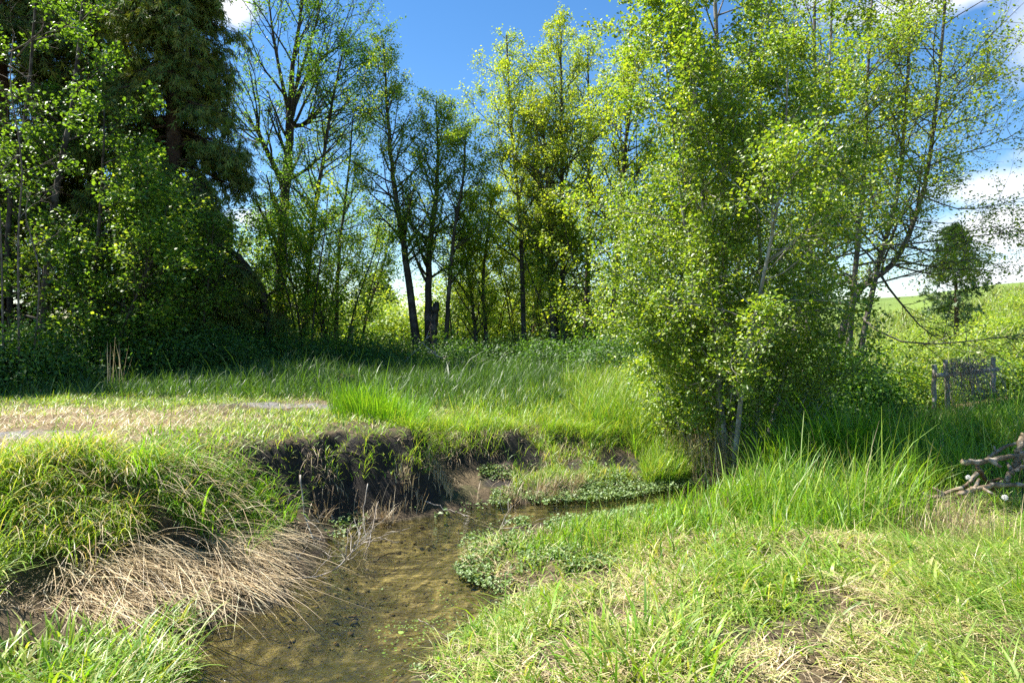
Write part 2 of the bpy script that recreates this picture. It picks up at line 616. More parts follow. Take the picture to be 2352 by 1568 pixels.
mt = bpy.data.materials.new('soil'); mt.use_nodes = True
t = NT(mt.node_tree)
a = t.n('ShaderNodeAttribute', attribute_name='Col').outputs['Color']
pos = t.n('ShaderNodeNewGeometry').outputs['Position']
na = t.noise(pos, 18.0, 8.0, 0.7)
nb = t.noise(pos, 70.0, 5.0, 0.7)
a = t.mix(1.0, a, t.ramp(na, [(0.3, (.45, .43, .40)), (0.7, (1.5, 1.5, 1.5))]), 'MULTIPLY')
a = t.mix(1.0, a, t.ramp(nb, [(0.35, (.6, .6, .6)), (0.65, (1.35, 1.33, 1.3))]), 'MULTIPLY')
b = t.n('ShaderNodeBsdfPrincipled'); t.l(a, b.inputs['Base Color']); b.inputs['Roughness'].default_value = .85
b.inputs['Specular IOR Level'].default_value = .3
bp = t.n('ShaderNodeBump'); bp.inputs['Strength'].default_value = .9; bp.inputs['Distance'].default_value = .03
t.l(t.math('ADD', na, t.math('MULTIPLY', nb, .4)), bp.inputs['Height']); t.l(bp.outputs[0], b.inputs['Normal'])
out = t.n('ShaderNodeOutputMaterial'); t.l(b.outputs[0], out.inputs[0])
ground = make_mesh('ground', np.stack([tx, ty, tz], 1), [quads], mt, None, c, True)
tag(ground, kind='structure')

# ------------------------------------------------------------------ water
mw = bpy.data.materials.new('creek_water'); mw.use_nodes = True
t = NT(mw.node_tree)
pos = t.n('ShaderNodeNewGeometry').outputs['Position']
mp = t.n('ShaderNodeMapping'); t.l(pos, mp.inputs[0])
mp.inputs['Rotation'].default_value = (0, 0, math.radians(25)); mp.inputs['Scale'].default_value = (1.0, 1.9, 1)
na = t.noise(mp.outputs[0], 5.5, 3.0, .5); nb = t.noise(mp.outputs[0], 16.0, 2.0, .5)
bp = t.n('ShaderNodeBump'); bp.inputs['Strength'].default_value = .8; bp.inputs['Distance'].default_value = .045
t.l(t.math('ADD', na, t.math('MULTIPLY', nb, .25)), bp.inputs['Height'])
fr = t.n('ShaderNodeFresnel'); fr.inputs['IOR'].default_value = 1.33; t.l(bp.outputs[0], fr.inputs['Normal'])
gl = t.n('ShaderNodeBsdfGlossy'); gl.inputs['Roughness'].default_value = .04; t.l(bp.outputs[0], gl.inputs['Normal'])
tr = t.n('ShaderNodeBsdfTransparent'); tr.inputs['Color'].default_value = (.88, .87, .66, 1)
mx = t.n('ShaderNodeMixShader'); t.l(t.math('MULTIPLY', fr.outputs[0], 1.7, clamp=True), mx.inputs[0])
t.l(tr.outputs[0], mx.inputs[1]); t.l(gl.outputs[0], mx.inputs[2])
out = t.n('ShaderNodeOutputMaterial'); t.l(mx.outputs[0], out.inputs[0])
wx = np.arange(-3.2, 14, .12); wy = np.arange(-1, 16, .12)
WX, WY = np.meshgrid(wx, wy)
sw0, _, _ = creek(WX.ravel(), WY.ravel())
wid = np.arange(WX.size).reshape(WX.shape)
wq = np.stack([wid[:-1, :-1], wid[:-1, 1:], wid[1:, 1:], wid[1:, :-1]], -1).reshape(-1, 4)
keep = (sw0[wq] < .22).all(axis=1)
wq = wq[keep]
used, inv = np.unique(wq, return_inverse=True)
wv = np.stack([WX.ravel()[used], WY.ravel()[used], np.zeros(len(used))], 1)
water = make_mesh('creek_water', wv, [inv.reshape(-1, 4)], mw, None, None, True)
tag(water, kind='structure')


# ------------------------------------------------------------------ trees
G_ALDER = [(0.151, 0.270, 0.026), (0.227, 0.355, 0.036), (0.288, 0.397, 0.054), (0.106, 0.198, 0.022), (0.364, 0.425, 0.060)]
G_DEEP = [(0.097, 0.217, 0.026), (0.135, 0.277, 0.029), (0.068, 0.159, 0.022), (0.174, 0.317, 0.036)]
G_YEL = [(0.264, 0.395, 0.028), (0.370, 0.485, 0.033), (0.194, 0.322, 0.024), (0.458, 0.538, 0.055)]
G_OLIVE = [(0.219, 0.316, 0.030), (0.297, 0.401, 0.042), (0.377, 0.423, 0.060), (0.158, 0.254, 0.024)]
G_CEDAR = [(0.077, 0.148, 0.021), (0.124, 0.199, 0.025), (0.175, 0.231, 0.035), (0.261, 0.263, 0.044)]


def leaves_on(bag, S, n_leaf, size, cols, hexa, spread=0.05, upb=0.9, droop=0.2, tmin=.15):
    """leaves along twigs S (N,K,3)"""
    idx = np.repeat(np.arange(len(S)), n_leaf)
    t = rng.uniform(tmin, 1, len(idx))
    p, T = along(S, idx, t)
    n = len(idx)
    p = p + rng.normal(size=(n, 3)) * spread
    nor = rng.normal(size=(n, 3)); nor[:, 2] = np.abs(nor[:, 2]) * .6 + upb
    d = T + rng.normal(size=(n, 3)) * .8; d[:, 2] -= droop
    bag.add(*leaf_mesh(p, nor, d, size * np.exp(rng.normal(0, .3, n)).clip(.45, 1.5), pal(n, cols), hexa))


def tree(name, label, stems, nprim, plen, nsec, nleaf, lsize, cols, bark, leafm, pang=(.9, .25), curl=.25, tmin=.25,
         env=None, extra=(), hexa=False, slen=.42, nter=0, spread=.05, group=None, sides=8, upb=.9, wob=.10, cat='tree', flat=0.0):
    """stems: list of (control points, r0, r1). A trunk, limbs and a leafy crown."""
    base = np.asarray(stems[0][0][0], float)
    th = thing(name, label, cat, base, group)
    tb, bb, lb = Bag(), Bag(), Bag()
    secs = []
    for (cp, r0, r1) in stems:
        K = 26
        S = spline(cp, K)
        S[1:] += rng.normal(size=(K - 1, 3)) * r0 * .07
        u = np.linspace(0, 1, K)
        R = r0 + (r1 - r0) * u ** .8
        R = R * (1 + .18 * np.exp(-u * 18))
        S[0, 2] -= .12
        tb.add(*tubes(S[None], R[None], sides))
        n = int(nprim)
        if n == 0: continue
        tt = tmin + (1 - tmin) * ((np.arange(n) + rng.random(n)) / n)
        e = np.ones(n) if env is None else np.array([env(v) for v in tt])
        L = plen * e * rng.uniform(.6, 1.15, n)
        ang = np.clip(rng.normal(pang[0], pang[1], n), .2, 1.6)
        P = grow(S[None], np.zeros(n, int), tt, ang, L, curl, wob, 7, flat)
        rp = np.clip(np.interp(tt, u, R) * .45, .004, r0 * .42)
        bb.add(*tubes(P, rp[:, None] * np.linspace(1, .25, 7)[None], 5))
        secs.append((P, L, rp))
    for (cp, r0) in extra:                                    # limbs traced by hand
        P = spline(cp, 7)[None]
        L = np.array([np.linalg.norm(np.diff(P[0], axis=0), axis=1).sum()])
        bb.add(*tubes(P, (r0 * np.linspace(1, .25, 7))[None], 6))
        secs.append((np.repeat(P, 2, 0), np.repeat(L, 2), np.array([r0, r0])))
    for (P, L, rp) in secs:
        n = len(P)
        idx = np.repeat(np.arange(n), nsec)
        idx = idx[rng.random(len(idx)) < np.clip(L[idx] / (.75 * L.max()), .12, 1)]
        t2 = rng.uniform(.3, 1.0, len(idx))
        L2 = L[idx] * slen * rng.uniform(.5, 1.2, len(idx)) * (1.15 - .6 * t2)
        ang2 = np.clip(rng.normal(.8, .3, len(idx)), .15, 1.5)
        S2 = grow(P, idx, t2, ang2, L2, curl * .6, .16, 5)
        r2 = np.clip(rp[idx] * .35, .0022, .02)
        bb.add(*tubes(S2, r2[:, None] * np.linspace(1, .35, 5)[None], 3, False))
        tw = S2
        if nter:
            i3 = np.repeat(np.arange(len(S2)), nter)
            S3 = grow(S2, i3, rng.uniform(.2, 1, len(i3)), np.clip(rng.normal(.8, .3, len(i3)), .15, 1.5),
                      np.maximum(L2[i3] * .45, .08) * rng.uniform(.6, 1.2, len(i3)), .1, .15, 4)
            bb.add(*tubes(S3, np.full((len(S3), 4), .0016) * np.linspace(1, .5, 4)[None], 3, False))
            tw = np.concatenate([S2[:, [0, 1, 3, 4]], S3])
        if nleaf:
            leaves_on(lb, tw, nleaf, lsize, cols, hexa, spread, upb)
            Pt = P[:, [0, 2, 4, 6]]
            leaves_on(lb, Pt, nleaf, lsize, cols, hexa, spread * 1.5, upb, tmin=.35)
    tb.build('trunk', bark, th, True, base)
    if bb.n: bb.build('branches', bark, th, True, base)
    if lb.n: lb.build('crown', leafm, th, False, base)
    return th


def A(d, *pts):
    return [at(X, Y, d + (q[0] if (q := r) else 0)) for X, Y, *r in pts]


env_oval = lambda v: .35 + .9 * math.sin(PI * min(1, max(0, (v * .95 + .08)))) ** .8
env_cone = lambda v: 1.25 - .95 * v


def zb(X, d):
    """pixel row of the ground at column X, d metres ahead"""
    x = (X - 1176) / 1568 * d
    return 740 + (2.0 - float(height(np.array([x]), np.array([d]))[0])) / d * 1568


def stem(d, X0, *pts):
    return [at(X0, zb(X0, d), d)] + A(d, *pts)


def gpt(X, d):
    x = (X - 1176) / 1568 * d
    return np.array([x, d, float(height(np.array([x]), np.array([d]))[0])])


# the big alder clump by the water
tree('alder_tree', 'multi-stemmed pale-barked alder in full bright leaf at the bend of the creek',
     [(stem(8.9, 1692, (1674, 800, 0), (1664, 600, .05), (1656, 300, .1), (1642, 0, .1), (1632, -260, .1)), .056, .02),
      (stem(8.8, 1672, (1642, 800, -.2), (1618, 500, -.3), (1604, 300, -.4), (1575, 0, -.5), (1540, -200, -.5)), .044, .014),
      (stem(9.3, 1722, (1752, 800, .3), (1742, 480, .4), (1748, 200, .5), (1790, -160, .5)), .045, .015),
      (stem(8.9, 1668, (1625, 820, -.1), (1585, 600, -.2), (1555, 380, -.3), (1530, 150, -.3), (1515, 10, -.3)), .030, .008),
      (stem(9.6, 1745, (1815, 800, .4), (1870, 520, .6), (1900, 250, .6), (1915, -120, .6)), .042, .013),
      (stem(8.5, 1680, (1715, 820, -.5), (1770, 560, -.9), (1800, 350, -1.0), (1810, 150, -1.0)), .035, .008),
      (stem(9.2, 1660, (1600, 860, 0), (1550, 720, .1), (1510, 580, .1), (1490, 450, .1)), .024, .006)],
     44, 1.12, 11, 14, .038, G_ALDER, B_ALDER, M_LEAF, (1.05, .25), .18, .15, env_oval, hexa=True, nter=2, spread=.05, upb=.8, wob=.12,
     extra=[(A(8.9, (1690 + a * .35, 1075), (1690 + a * .7, 1000, -.1), (1690 + a, 930 - q, -.2), (1690 + a * 1.25, 860 - q, -.3)), .008) for a, q in
            ((-170, 20), (-120, 60), (-90, 10), (-60, 80), (-30, 30), (0, 70), (30, 20), (60, 60), (95, 30), (130, 70), (170, 40), (210, 20), (250, 60))])

# the leaning alder behind it, bare-fingered on the right
B_MID = mat_bark('grey_bark', (.15, .13, .11), (.08, .068, .055), (.22, .20, .175), 14)
tree('alder_tree', 'leaning alder on the right with thin half bare limbs reaching over the fence',
     [(stem(12.3, 1890, (1960, 690), (2055, 600), (2118, 450), (2150, 250), (2168, 50), (2175, -140)), .075, .016),
      (stem(12.0, 1935, (1962, 650), (1985, 400), (1992, 200), (2010, -140)), .065, .015),
      (stem(12.2, 1945, (2010, 640), (2060, 450), (2080, 250), (2090, 60), (2095, -140)), .06, .015),
      (stem(12.6, 1850, (1860, 600), (1880, 350), (1870, 100), (1880, -120)), .08, .02)],
     42, 1.7, 12, 12, .044, G_ALDER + G_OLIVE, B_MID, M_LEAF, (1.05, .25), .12, .2, env_oval, hexa=False, nter=2, spread=.06,
     extra=[(A(12.0, (1965, 715), (2040, 775, -.4), (2140, 790, -.8), (2250, 780, -1), (2380, 765, -1.2)), .02),
            (A(12.2, (2120, 450), (2200, 480), (2290, 470), (2400, 440)), .015),
            (A(12.2, (2135, 380), (2220, 350), (2310, 320), (2420, 250)), .015),
            (A(12.2, (2100, 520), (2190, 540), (2280, 520), (2370, 530)), .013),
            (A(12.2, (2150, 250), (2220, 200), (2300, 150), (2360, 70)), .013),
            (A(12.2, (2090, 560), (2160, 600), (2250, 600), (2300, 615)), .013)])

# tall half bare tree on the left of the gap
tree('cottonwood_tree', 'tall dark-trunked tree with a forked half bare top beside the cedar',
     [(stem(20, 648, (645, 650), (655, 450), (664, 330), (668, 240)), .19, .10),
      (A(20, (668, 245), (672, 150), (690, 40), (695, -60)), .10, .02),
      (A(20, (664, 260), (640, 150), (622, 40), (615, -50)), .07, .012),
      (A(20, (668, 260), (700, 190), (745, 130), (800, 95)), .09, .02),
      (A(20, (668, 240), (705, 120), (735, 20), (750, -60)), .06, .012),
      (A(20, (650, 425), (625, 370), (600, 320), (588, 290)), .09, .05),
      (A(20, (668, 290), (700, 285), (735, 255)), .08, .04)],
     14, 2.1, 9, 6, .06, G_DEEP, B_DARK, M_LEAF_FAR, (.6, .2), .35, .3, None, nter=2, spread=.05, slen=.5)

mid = [
    # label, d, stems px, r, nprim, plen, nleaf, palette
    ('slim leafy tree just right of the tall dark trunk', 19.5, [(690, (715, 550), (745, 350), (770, 200), (790, 110))], .09, 38, 1.5, 10, G_DEEP, .1),
    ('young tree with slender stem in front of the sunny gap', 20.5, [(770, (778, 600), (800, 400), (812, 250))], .07, 26, 1.25, 9, G_DEEP + G_YEL, .1),
    ('two-stemmed dark tree in the middle with a narrow pointed top', 19, [(962, (935, 620), (905, 420), (890, 250), (880, 90)), (985, (985, 600), (1005, 400), (1002, 230))], .13, 36, 1.15, 8, G_DEEP + G_OLIVE, .25),
    ('thin tree leaning right beside the two-stemmed one', 18.5, [(1020, (1040, 560), (1062, 430), (1070, 320))], .07, 26, 1.0, 9, G_OLIVE + G_DEEP, .2),
    ('airy pointed tree left of the deep cluster with yellowish leaves', 19, [(1205, (1195, 520), (1175, 300), (1163, 80))], .08, 44, 1.15, 9, G_OLIVE + G_YEL, .2),
    ('tallest dark-stemmed tree of the centre cluster', 18, [(1298, (1292, 560), (1290, 300), (1288, 55)), (1275, (1262, 560), (1255, 380), (1240, 230))], .10, 40, 1.15, 9, G_OLIVE, .2),
    ('yellow-green tree squeezed behind the creek alder', 20, [(1345, (1352, 500), (1352, 300), (1350, 85))], .1, 36, 1.2, 9, G_YEL + G_OLIVE, .2),
    ('loose tree half hidden by the creek alder', 16.5, [(1400, (1425, 500), (1440, 300), (1465, 120))], .1, 36, 1.2, 9, G_YEL, .15),
    ('low spreading tree in the sunlit gap of the centre', 19.5, [(1120, (1110, 650), (1120, 540), (1130, 440)), (1100, (1080, 660), (1060, 560))], .07, 26, 1.1, 11, G_YEL, .1),
]
for (lab, d, sts, r, npr, pl, nl, pl_c, tm) in mid:
    tree('slender_tree', lab, [(stem(d, q[0], *(q[1:] if isinstance(q[1][0], int) else q[1])), r, .018) for q in sts], int(npr * 1.4), pl * 1.25, 9, nl + 5, .052, pl_c, B_DARK, M_LEAF_FAR, (.85, .25), .3, tm,
         env_oval, nter=2, spread=.07)

# saplings filling the gaps under the tall trees, lit from behind
for (X, d, h, n, pl_c, lab) in [
        (560, 23, 4.6, 3, 'YD', 'leafy sapling clump right of the cedar'), (640, 22, 5.2, 3, 'DD', 'leafy sapling clump behind the tall dark trunk'),
        (730, 22, 5.8, 4, 'DD', 'dense sapling clump under the slim leafy tree'), (815, 23, 4.8, 3, 'DY', 'sapling clump behind the fence post in the sun'),
        (1045, 22, 3.8, 2, 'OD', 'yellowish sapling clump right of the two-stemmed tree'), (1125, 22, 4.6, 3, 'YO', 'bright yellow-green sapling clump in the centre'),
        (1195, 21, 5.0, 3, 'YO', 'sapling clump at the foot of the airy pointed tree'), (1255, 22, 6.4, 4, 'YO', 'tall sapling clump behind the tallest centre tree'),
        (1330, 21, 5.0, 3, 'YO', 'sapling clump just left of the creek alder'), (1400, 17, 4.2, 3, 'YA', 'bright sapling clump beside the low alder boughs'),
        (1460, 18, 6.2, 4, 'YA', 'sapling clump behind the low alder boughs'), (1560, 17, 6.2, 4, 'YA', 'sapling clump seen through the alder stems'),
        (1700, 17, 6.0, 4, 'DA', 'darker sapling clump behind the alder stems'), (1830, 17, 5.5, 4, 'DA', 'sapling clump left of the leaning alder'),
        (598, 19.2, 4.4, 3, 'DY', 'sapling clump in front of the leaning trunk'), (705, 18.4, 5.0, 3, 'DY', 'sapling clump just right of the tall dark trunk'),
        (775, 19.0, 4.2, 3, 'DY', 'low sapling clump left of the pale fence post'),
        (330, 14.4, 4.4, 3, 'DA', 'leafy sapling clump in front of the big cedar trunk'), (455, 15.6, 4.0, 3, 'DA', 'leafy sapling clump under the right side of the big cedar'),
        (240, 13.4, 3.4, 3, 'DA', 'leafy sapling clump under the maple on the left'), (1290, 18.5, 4.0, 2, 'OD', 'sapling clump in front of the tallest centre tree')]:
    pc = sum([{'Y': G_YEL, 'D': G_DEEP, 'O': G_OLIVE, 'A': G_ALDER}[q] for q in pl_c], [])
    b0 = gpt(X, d)
    sts = []
    for k in range(n):
        a_ = rng.uniform(0, 6.28); q = np.array([math.cos(a_), math.sin(a_) * .7, 0])
        hh = h * rng.uniform(.75, 1.05)
        sts.append(([b0 + q * .15, b0 + q * .5 + (0, 0, hh * .4), b0 + q * 1.0 + (0, 0, hh * .75), b0 + q * 1.2 + (0, 0, hh)], .035, .008))
    tree('sapling', lab, sts, 26, 1.05, 7, 9, .066, pc, B_DARK, M_LEAF_FAR, (.95, .25), .2, .06, env_oval, nter=1, spread=.08, sides=6, group='saplings under the tall trees')

# leaning trunk beside the cedar
tree('leaning_tree', 'dark trunk leaning left into the cedar with few leaves', [(stem(18, 622, (608, 690), (585, 640), (552, 595), (515, 568), (470, 545)), .11, .06)],
     8, .9, 5, 6, .055, G_DEEP, B_DARK, M_LEAF_FAR, (.9, .3), .2, .2, None, nter=1)


# ------------------------------------------------------------------ cedars
def conifer(name, label, base, H, R, nb, cols, droop=.9, sprays=16, sl=.25, hang=.85, low=.08, r0=.28, cat='tree', strips=5, group=None, wmul=1.0):
    base = np.asarray(base, float)
    th = thing(name, label, cat, base, group)
    tb, bb, lb = Bag(), Bag(), Bag()
    S = spline([base - (0, 0, .2), base + (.05, 0, H * .4), base + (-.05, .05, H * .75), base + (0, 0, H)], 20)
    R0 = np.linspace(r0, .02, 20)
    tb.add(*tubes(S[None], R0[None], 9))
    tt = low + (1 - low) * ((np.arange(nb) + rng.random(nb)) / nb)
    L = R * (1.08 - tt) ** .75 * rng.uniform(.65, 1.15, nb)
    L = np.minimum(L, R * 1.1)
    P = grow(S[None], np.zeros(nb, int), tt, rng.normal(1.35, .12, nb), L, -droop, .07, 8)
    P[:, -2:, 2] += (L * .06)[:, None] * np.array([.4, 1.0])
    bb.add(*tubes(P, np.clip(np.interp(tt, np.linspace(0, 1, 20), R0) * .28, .008, .05)[:, None] * np.linspace(1, .2, 8)[None], 5))
    idx = np.repeat(np.arange(nb), sprays)
    t2 = rng.uniform(.15, 1, len(idx)) ** .8
    S2 = grow(P, idx, t2, rng.normal(.95, .25, len(idx)), np.minimum(.75, L[idx] * .45) * rng.uniform(.5, 1.2, len(idx)), -hang * 1.3, .1, 5, .6)
    bb.add(*tubes(S2, np.full((len(S2), 5), .004), 3, False))
    # hanging flat sprays along each side shoot
    i3 = np.repeat(np.arange(len(S2)), strips)
    p, T = along(S2, i3, rng.uniform(.1, 1, len(i3)))
    n = len(i3)
    d = nrm(T * .6 + rng.normal(size=(n, 3)) * .45 + np.array([0, 0, -hang]))
    nor = rng.normal(size=(n, 3)); nor[:, 2] = np.abs(nor[:, 2]) + .2
    ln = sl * rng.uniform(.5, 1.25, n)
    c = pal(n, cols)
    for ang, f in ((0, 1.0), (.5, .72), (-.5, .72), (.95, .45), (-.95, .45)):
        nu = nrm(nor - d * np.sum(nor * d, 1, keepdims=True)); sd = np.cross(nu, d)
        dd = d * math.cos(ang) + sd * math.sin(ang)
        off = p + d * (ln * (.28 if ang else 0) * (1.0 if abs(ang) < .7 else 1.6))[:, None] * (1 if ang else 0)
        lb.add(*leaf_mesh(off, nu, dd, ln * f, c, False, .13 * wmul))
    tb.build('trunk', B_CEDAR, th, True, base)
    bb.build('branches', B_CEDAR, th, True, base)
    lb.build('crown', M_CEDAR, th, False, base)
    return th


conifer('cedar_tree', 'big dark drooping cedar at the left edge of the sky gap', gpt(395, 17.0), 12.5, 2.6, 250, G_CEDAR, sprays=28, strips=10, low=.05)
conifer('cedar_tree', 'tall dark cedar standing behind the leafy maple on the left', gpt(215, 18.5), 13, 3.0, 210, G_CEDAR, sprays=26, strips=10, low=.05)
conifer('cedar_tree', 'dark cedar cut by the left edge of the photo', gpt(0, 16.8), 12.5, 2.7, 170, G_CEDAR, sprays=26, strips=10, low=.05)
conifer('cedar_tree', 'cedar beyond the left edge of the photo', np.array([-14.5, 13.2, .75]), 12.5, 3.0, 110, G_CEDAR, sprays=20, strips=6, low=.05)
conifer('fir_tree', 'dark narrow fir poking up between the pale trees of the centre', gpt(1235, 27), 9.6, 1.3, 70, [(.05, .08, .02), (.07, .10, .025)], .2, 10, .22, .1)
conifer('pine_tree', 'lone bushy pine on the hillside behind the fence', gpt(2195, 44) - (0, 0, .2), 7.6, 2.3, 58, [(.09, .15, .06), (.12, .19, .07), (.06, .11, .04)], .0, 13, .4, -.1, .16, .16, strips=4, wmul=2.0)
for i, (X, d, h, r, lab) in enumerate(((2275, 250, 6.5, 2.6, 'leftmost'), (2292, 262, 7.6, 2.8, 'second from the left'), (2310, 255, 6.2, 2.6, 'middle'), (2328, 265, 7.4, 2.9, 'fourth from the left'), (2348, 255, 7.0, 2.8, 'rightmost'))):
    conifer('distant_fir', f'{lab} of the tiny firs on the ridge at the right edge', gpt(X, d), h, r, 30, [(.03, .055, .025)], .1, 5, 1.2, .1, .05, .3, strips=3, group='firs on the far ridge', wmul=2.2)
conifer('distant_fir', 'hazy grey-green fir seen through the gap in the centre', gpt(868, 75), 6.5, 2.6, 60, [(.06, .09, .05)], .1, 8, .8, .1, .05, .3, strips=3, wmul=2.2)

# leafy maple in front of the cedars
tree('maple_tree', 'bright leafy maple climbing in front of the cedars on the left',
     [(stem(14.2, 95, (120, 500), (165, 250), (190, 20), (200, -120)), .09, .02),
      (stem(13.8, 190, (220, 600), (235, 420), (240, 250)), .06, .015),
      (stem(14.6, 30, (20, 500), (60, 250), (90, -80)), .07, .02),
      (stem(14.0, 260, (285, 680), (290, 560)), .045, .012)],
     26, 1.3, 8, 10, .075, [(.12, .23, .03), (.17, .29, .04), (.09, .18, .025)], B_DARK, M_LEAF, (1.1, .25), .1, .08, None, hexa=True, nter=1, spread=.07)
# bare pale shrub at the left edge
B_SHRUB = mat_bark('shrub_bark', (.17, .14, .105), (.10, .08, .06), (.24, .21, .17), 30)
tree('bare_shrub', 'pale leafless shrub with tangled twigs at the left edge',
     [(stem(11.6, 45, (42, 560), (50, 380), (25, 200), (30, 90)), .02, .007), (stem(11.6, 10, (0, 500), (-20, 350), (-40, 150)), .018, .007),
      (stem(11.8, 70, (90, 640), (60, 500), (70, 440)), .02, .006)],
     9, 1.0, 6, 0, .05, G_DEEP, B_SHRUB, M_LEAF, (1.1, .3), .0, .2, None, nter=2, cat='shrub',
     extra=[(A(11.5, (40, 130), (70, 95), (110, 75), (160, 62)), .014), (A(11.5, (20, 120), (60, 100), (95, 70), (100, 55)), .012), (A(11.5, (20, 150), (50, 170), (80, 195)), .01)])


# ------------------------------------------------------------------ bushes
def bush(name, label, c, r, nclump, nleaf, lsize, cols, bark=None, leafm=None, cat='bush', hexa=False, crad=.3, group=None, stems=True, upb=.6):
    c = np.asarray(c, float); r = np.asarray(r, float)
    th = thing(name, label, cat, c, group)
    u = nrm(rng.normal(size=(nclump, 3))); u[:, 2] = np.abs(u[:, 2]) * 1.0 - .05
    q = c + u * r * (rng.random((nclump, 1)) ** .4) * np.array([1, 1, 1]) * (.75 + .5 * rng.random((nclump, 1)))
    q[:, 2] = np.maximum(q[:, 2], c[2] + .05)
    if stems:
        K = 6
        b0 = c + rng.normal(size=(nclump, 3)) * r * np.array([.16, .16, 0])
        tt = np.linspace(0, 1, K)[None, :, None]
        P = b0[:, None] * (1 - tt) + q[:, None] * tt
        P[..., 2] += (np.sin(tt[..., 0] * PI) * .12) * r[2]
        P += rng.normal(size=P.shape) * .03 * r.mean()
        v, f = tubes(P, np.linspace(.012, .004, K)[None] * np.ones((nclump, 1)) * (r.mean() / 1.2) ** .5, 4)
        make_mesh('stems', v, f, bark or B_DARK, th, None, True, c)
    n = nclump * nleaf
    idx = np.repeat(np.arange(nclump), nleaf)
    off = rng.normal(size=(n, 3)) * crad * r.mean() * np.array([1, 1, .7])
    p = q[idx] + off
    p[:, 2] = np.maximum(p[:, 2], c[2] + .02)
    nor = nrm(p - c) * .5 + rng.normal(size=(n, 3)) * .6; nor[:, 2] += upb
    d = off + rng.normal(size=(n, 3)) * .3 * r.mean(); d[:, 2] -= .05
    v, f, col = leaf_mesh(p, nor, d, lsize * np.exp(rng.normal(0, .25, n)), pal(n, cols), hexa)
    make_mesh('foliage', v, f, leafm or M_LEAF_FAR, th, col, False, c)
    return th


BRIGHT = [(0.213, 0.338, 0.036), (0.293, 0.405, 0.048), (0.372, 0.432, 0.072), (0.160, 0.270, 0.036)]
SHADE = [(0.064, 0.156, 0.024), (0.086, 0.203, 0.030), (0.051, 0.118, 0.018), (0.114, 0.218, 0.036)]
# sunny bushes beyond the trees
for i, (X, d, w_, h, lab) in enumerate([
        (545, 29, 2.0, 4.6, 'tall bright yellow-green bush seen right of the cedar'),
        (430, 27, 1.8, 3.4, 'sunny bush glimpsed low behind the cedar trunk'),
        (610, 33, 2.0, 4.0, 'sunlit bush behind the leaning trunk'),
        (740, 30, 1.9, 3.2, 'sunlit bush behind the slim leafy tree'),
        (840, 34, 1.7, 3.0, 'bright bush behind the grey fence post'),
        (920, 30, 1.5, 2.4, 'bright bush just left of the two-stemmed tree'),
        (1065, 29, 1.9, 3.2, 'sunny bush just right of the two-stemmed tree'),
        (1165, 32, 2.0, 3.6, 'tall sunny bush under the airy pointed tree'),
        (1260, 29, 1.8, 3.0, 'sunny bush behind the tallest stem of the cluster'),
        (1370, 31, 2.2, 3.8, 'sunny bush left of the creek alder far behind'),
        (1470, 29, 2.0, 3.0, 'sunny bush glimpsed through the creek alder')]):
    bush('sunny_bush', lab, gpt(X, d), (w_ * 1.2, 1.6, h), 90, 110, .12, BRIGHT, group='sunny bushes beyond the trees', crad=.22)
# thicket at the foot of the trees
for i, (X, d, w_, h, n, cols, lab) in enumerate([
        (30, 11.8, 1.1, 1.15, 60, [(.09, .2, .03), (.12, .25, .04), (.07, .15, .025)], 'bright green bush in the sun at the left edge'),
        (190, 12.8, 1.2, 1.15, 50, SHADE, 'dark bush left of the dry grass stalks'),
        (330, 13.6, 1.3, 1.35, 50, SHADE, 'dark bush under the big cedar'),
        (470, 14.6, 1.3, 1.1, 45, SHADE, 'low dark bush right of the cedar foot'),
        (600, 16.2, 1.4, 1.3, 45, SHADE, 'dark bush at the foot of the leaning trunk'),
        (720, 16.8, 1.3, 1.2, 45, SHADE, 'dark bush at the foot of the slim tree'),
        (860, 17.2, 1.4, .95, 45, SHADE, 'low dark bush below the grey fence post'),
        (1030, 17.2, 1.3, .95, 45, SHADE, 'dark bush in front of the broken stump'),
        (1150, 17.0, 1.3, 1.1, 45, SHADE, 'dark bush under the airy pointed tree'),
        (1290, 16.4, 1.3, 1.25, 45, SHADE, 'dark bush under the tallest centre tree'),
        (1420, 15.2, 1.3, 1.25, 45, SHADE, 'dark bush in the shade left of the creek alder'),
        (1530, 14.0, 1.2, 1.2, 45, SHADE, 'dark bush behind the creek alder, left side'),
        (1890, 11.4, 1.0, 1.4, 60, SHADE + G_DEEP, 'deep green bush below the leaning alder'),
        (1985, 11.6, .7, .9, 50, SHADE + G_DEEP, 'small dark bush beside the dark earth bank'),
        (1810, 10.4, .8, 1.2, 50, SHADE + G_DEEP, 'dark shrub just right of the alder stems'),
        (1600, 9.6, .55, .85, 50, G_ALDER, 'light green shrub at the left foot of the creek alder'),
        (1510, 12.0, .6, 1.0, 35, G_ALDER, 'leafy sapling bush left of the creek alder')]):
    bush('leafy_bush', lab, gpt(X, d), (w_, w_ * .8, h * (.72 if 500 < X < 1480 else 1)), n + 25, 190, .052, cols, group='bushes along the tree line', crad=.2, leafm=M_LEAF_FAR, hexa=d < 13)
for (X, d, w_, h, lab) in ((2150, 52, 1.8, 1.2, 'small scrubby bush on the slope left of the pine'), (2240, 58, 2.4, 1.3, 'low scrubby bush on the slope right below the pine'),
                           (2310, 47, 1.6, 1.0, 'low scrubby bush half way up the right slope'), (2345, 62, 2.2, 1.6, 'scrubby bush near the top of the right slope'), (2275, 38, 1.8, 1.1, 'scrubby bush low on the right slope')):
    bush('hill_bush', lab, gpt(X, d), (w_, w_, h), 30, 70, .14, BRIGHT + G_YEL, group='bushes on the hillside', crad=.25)
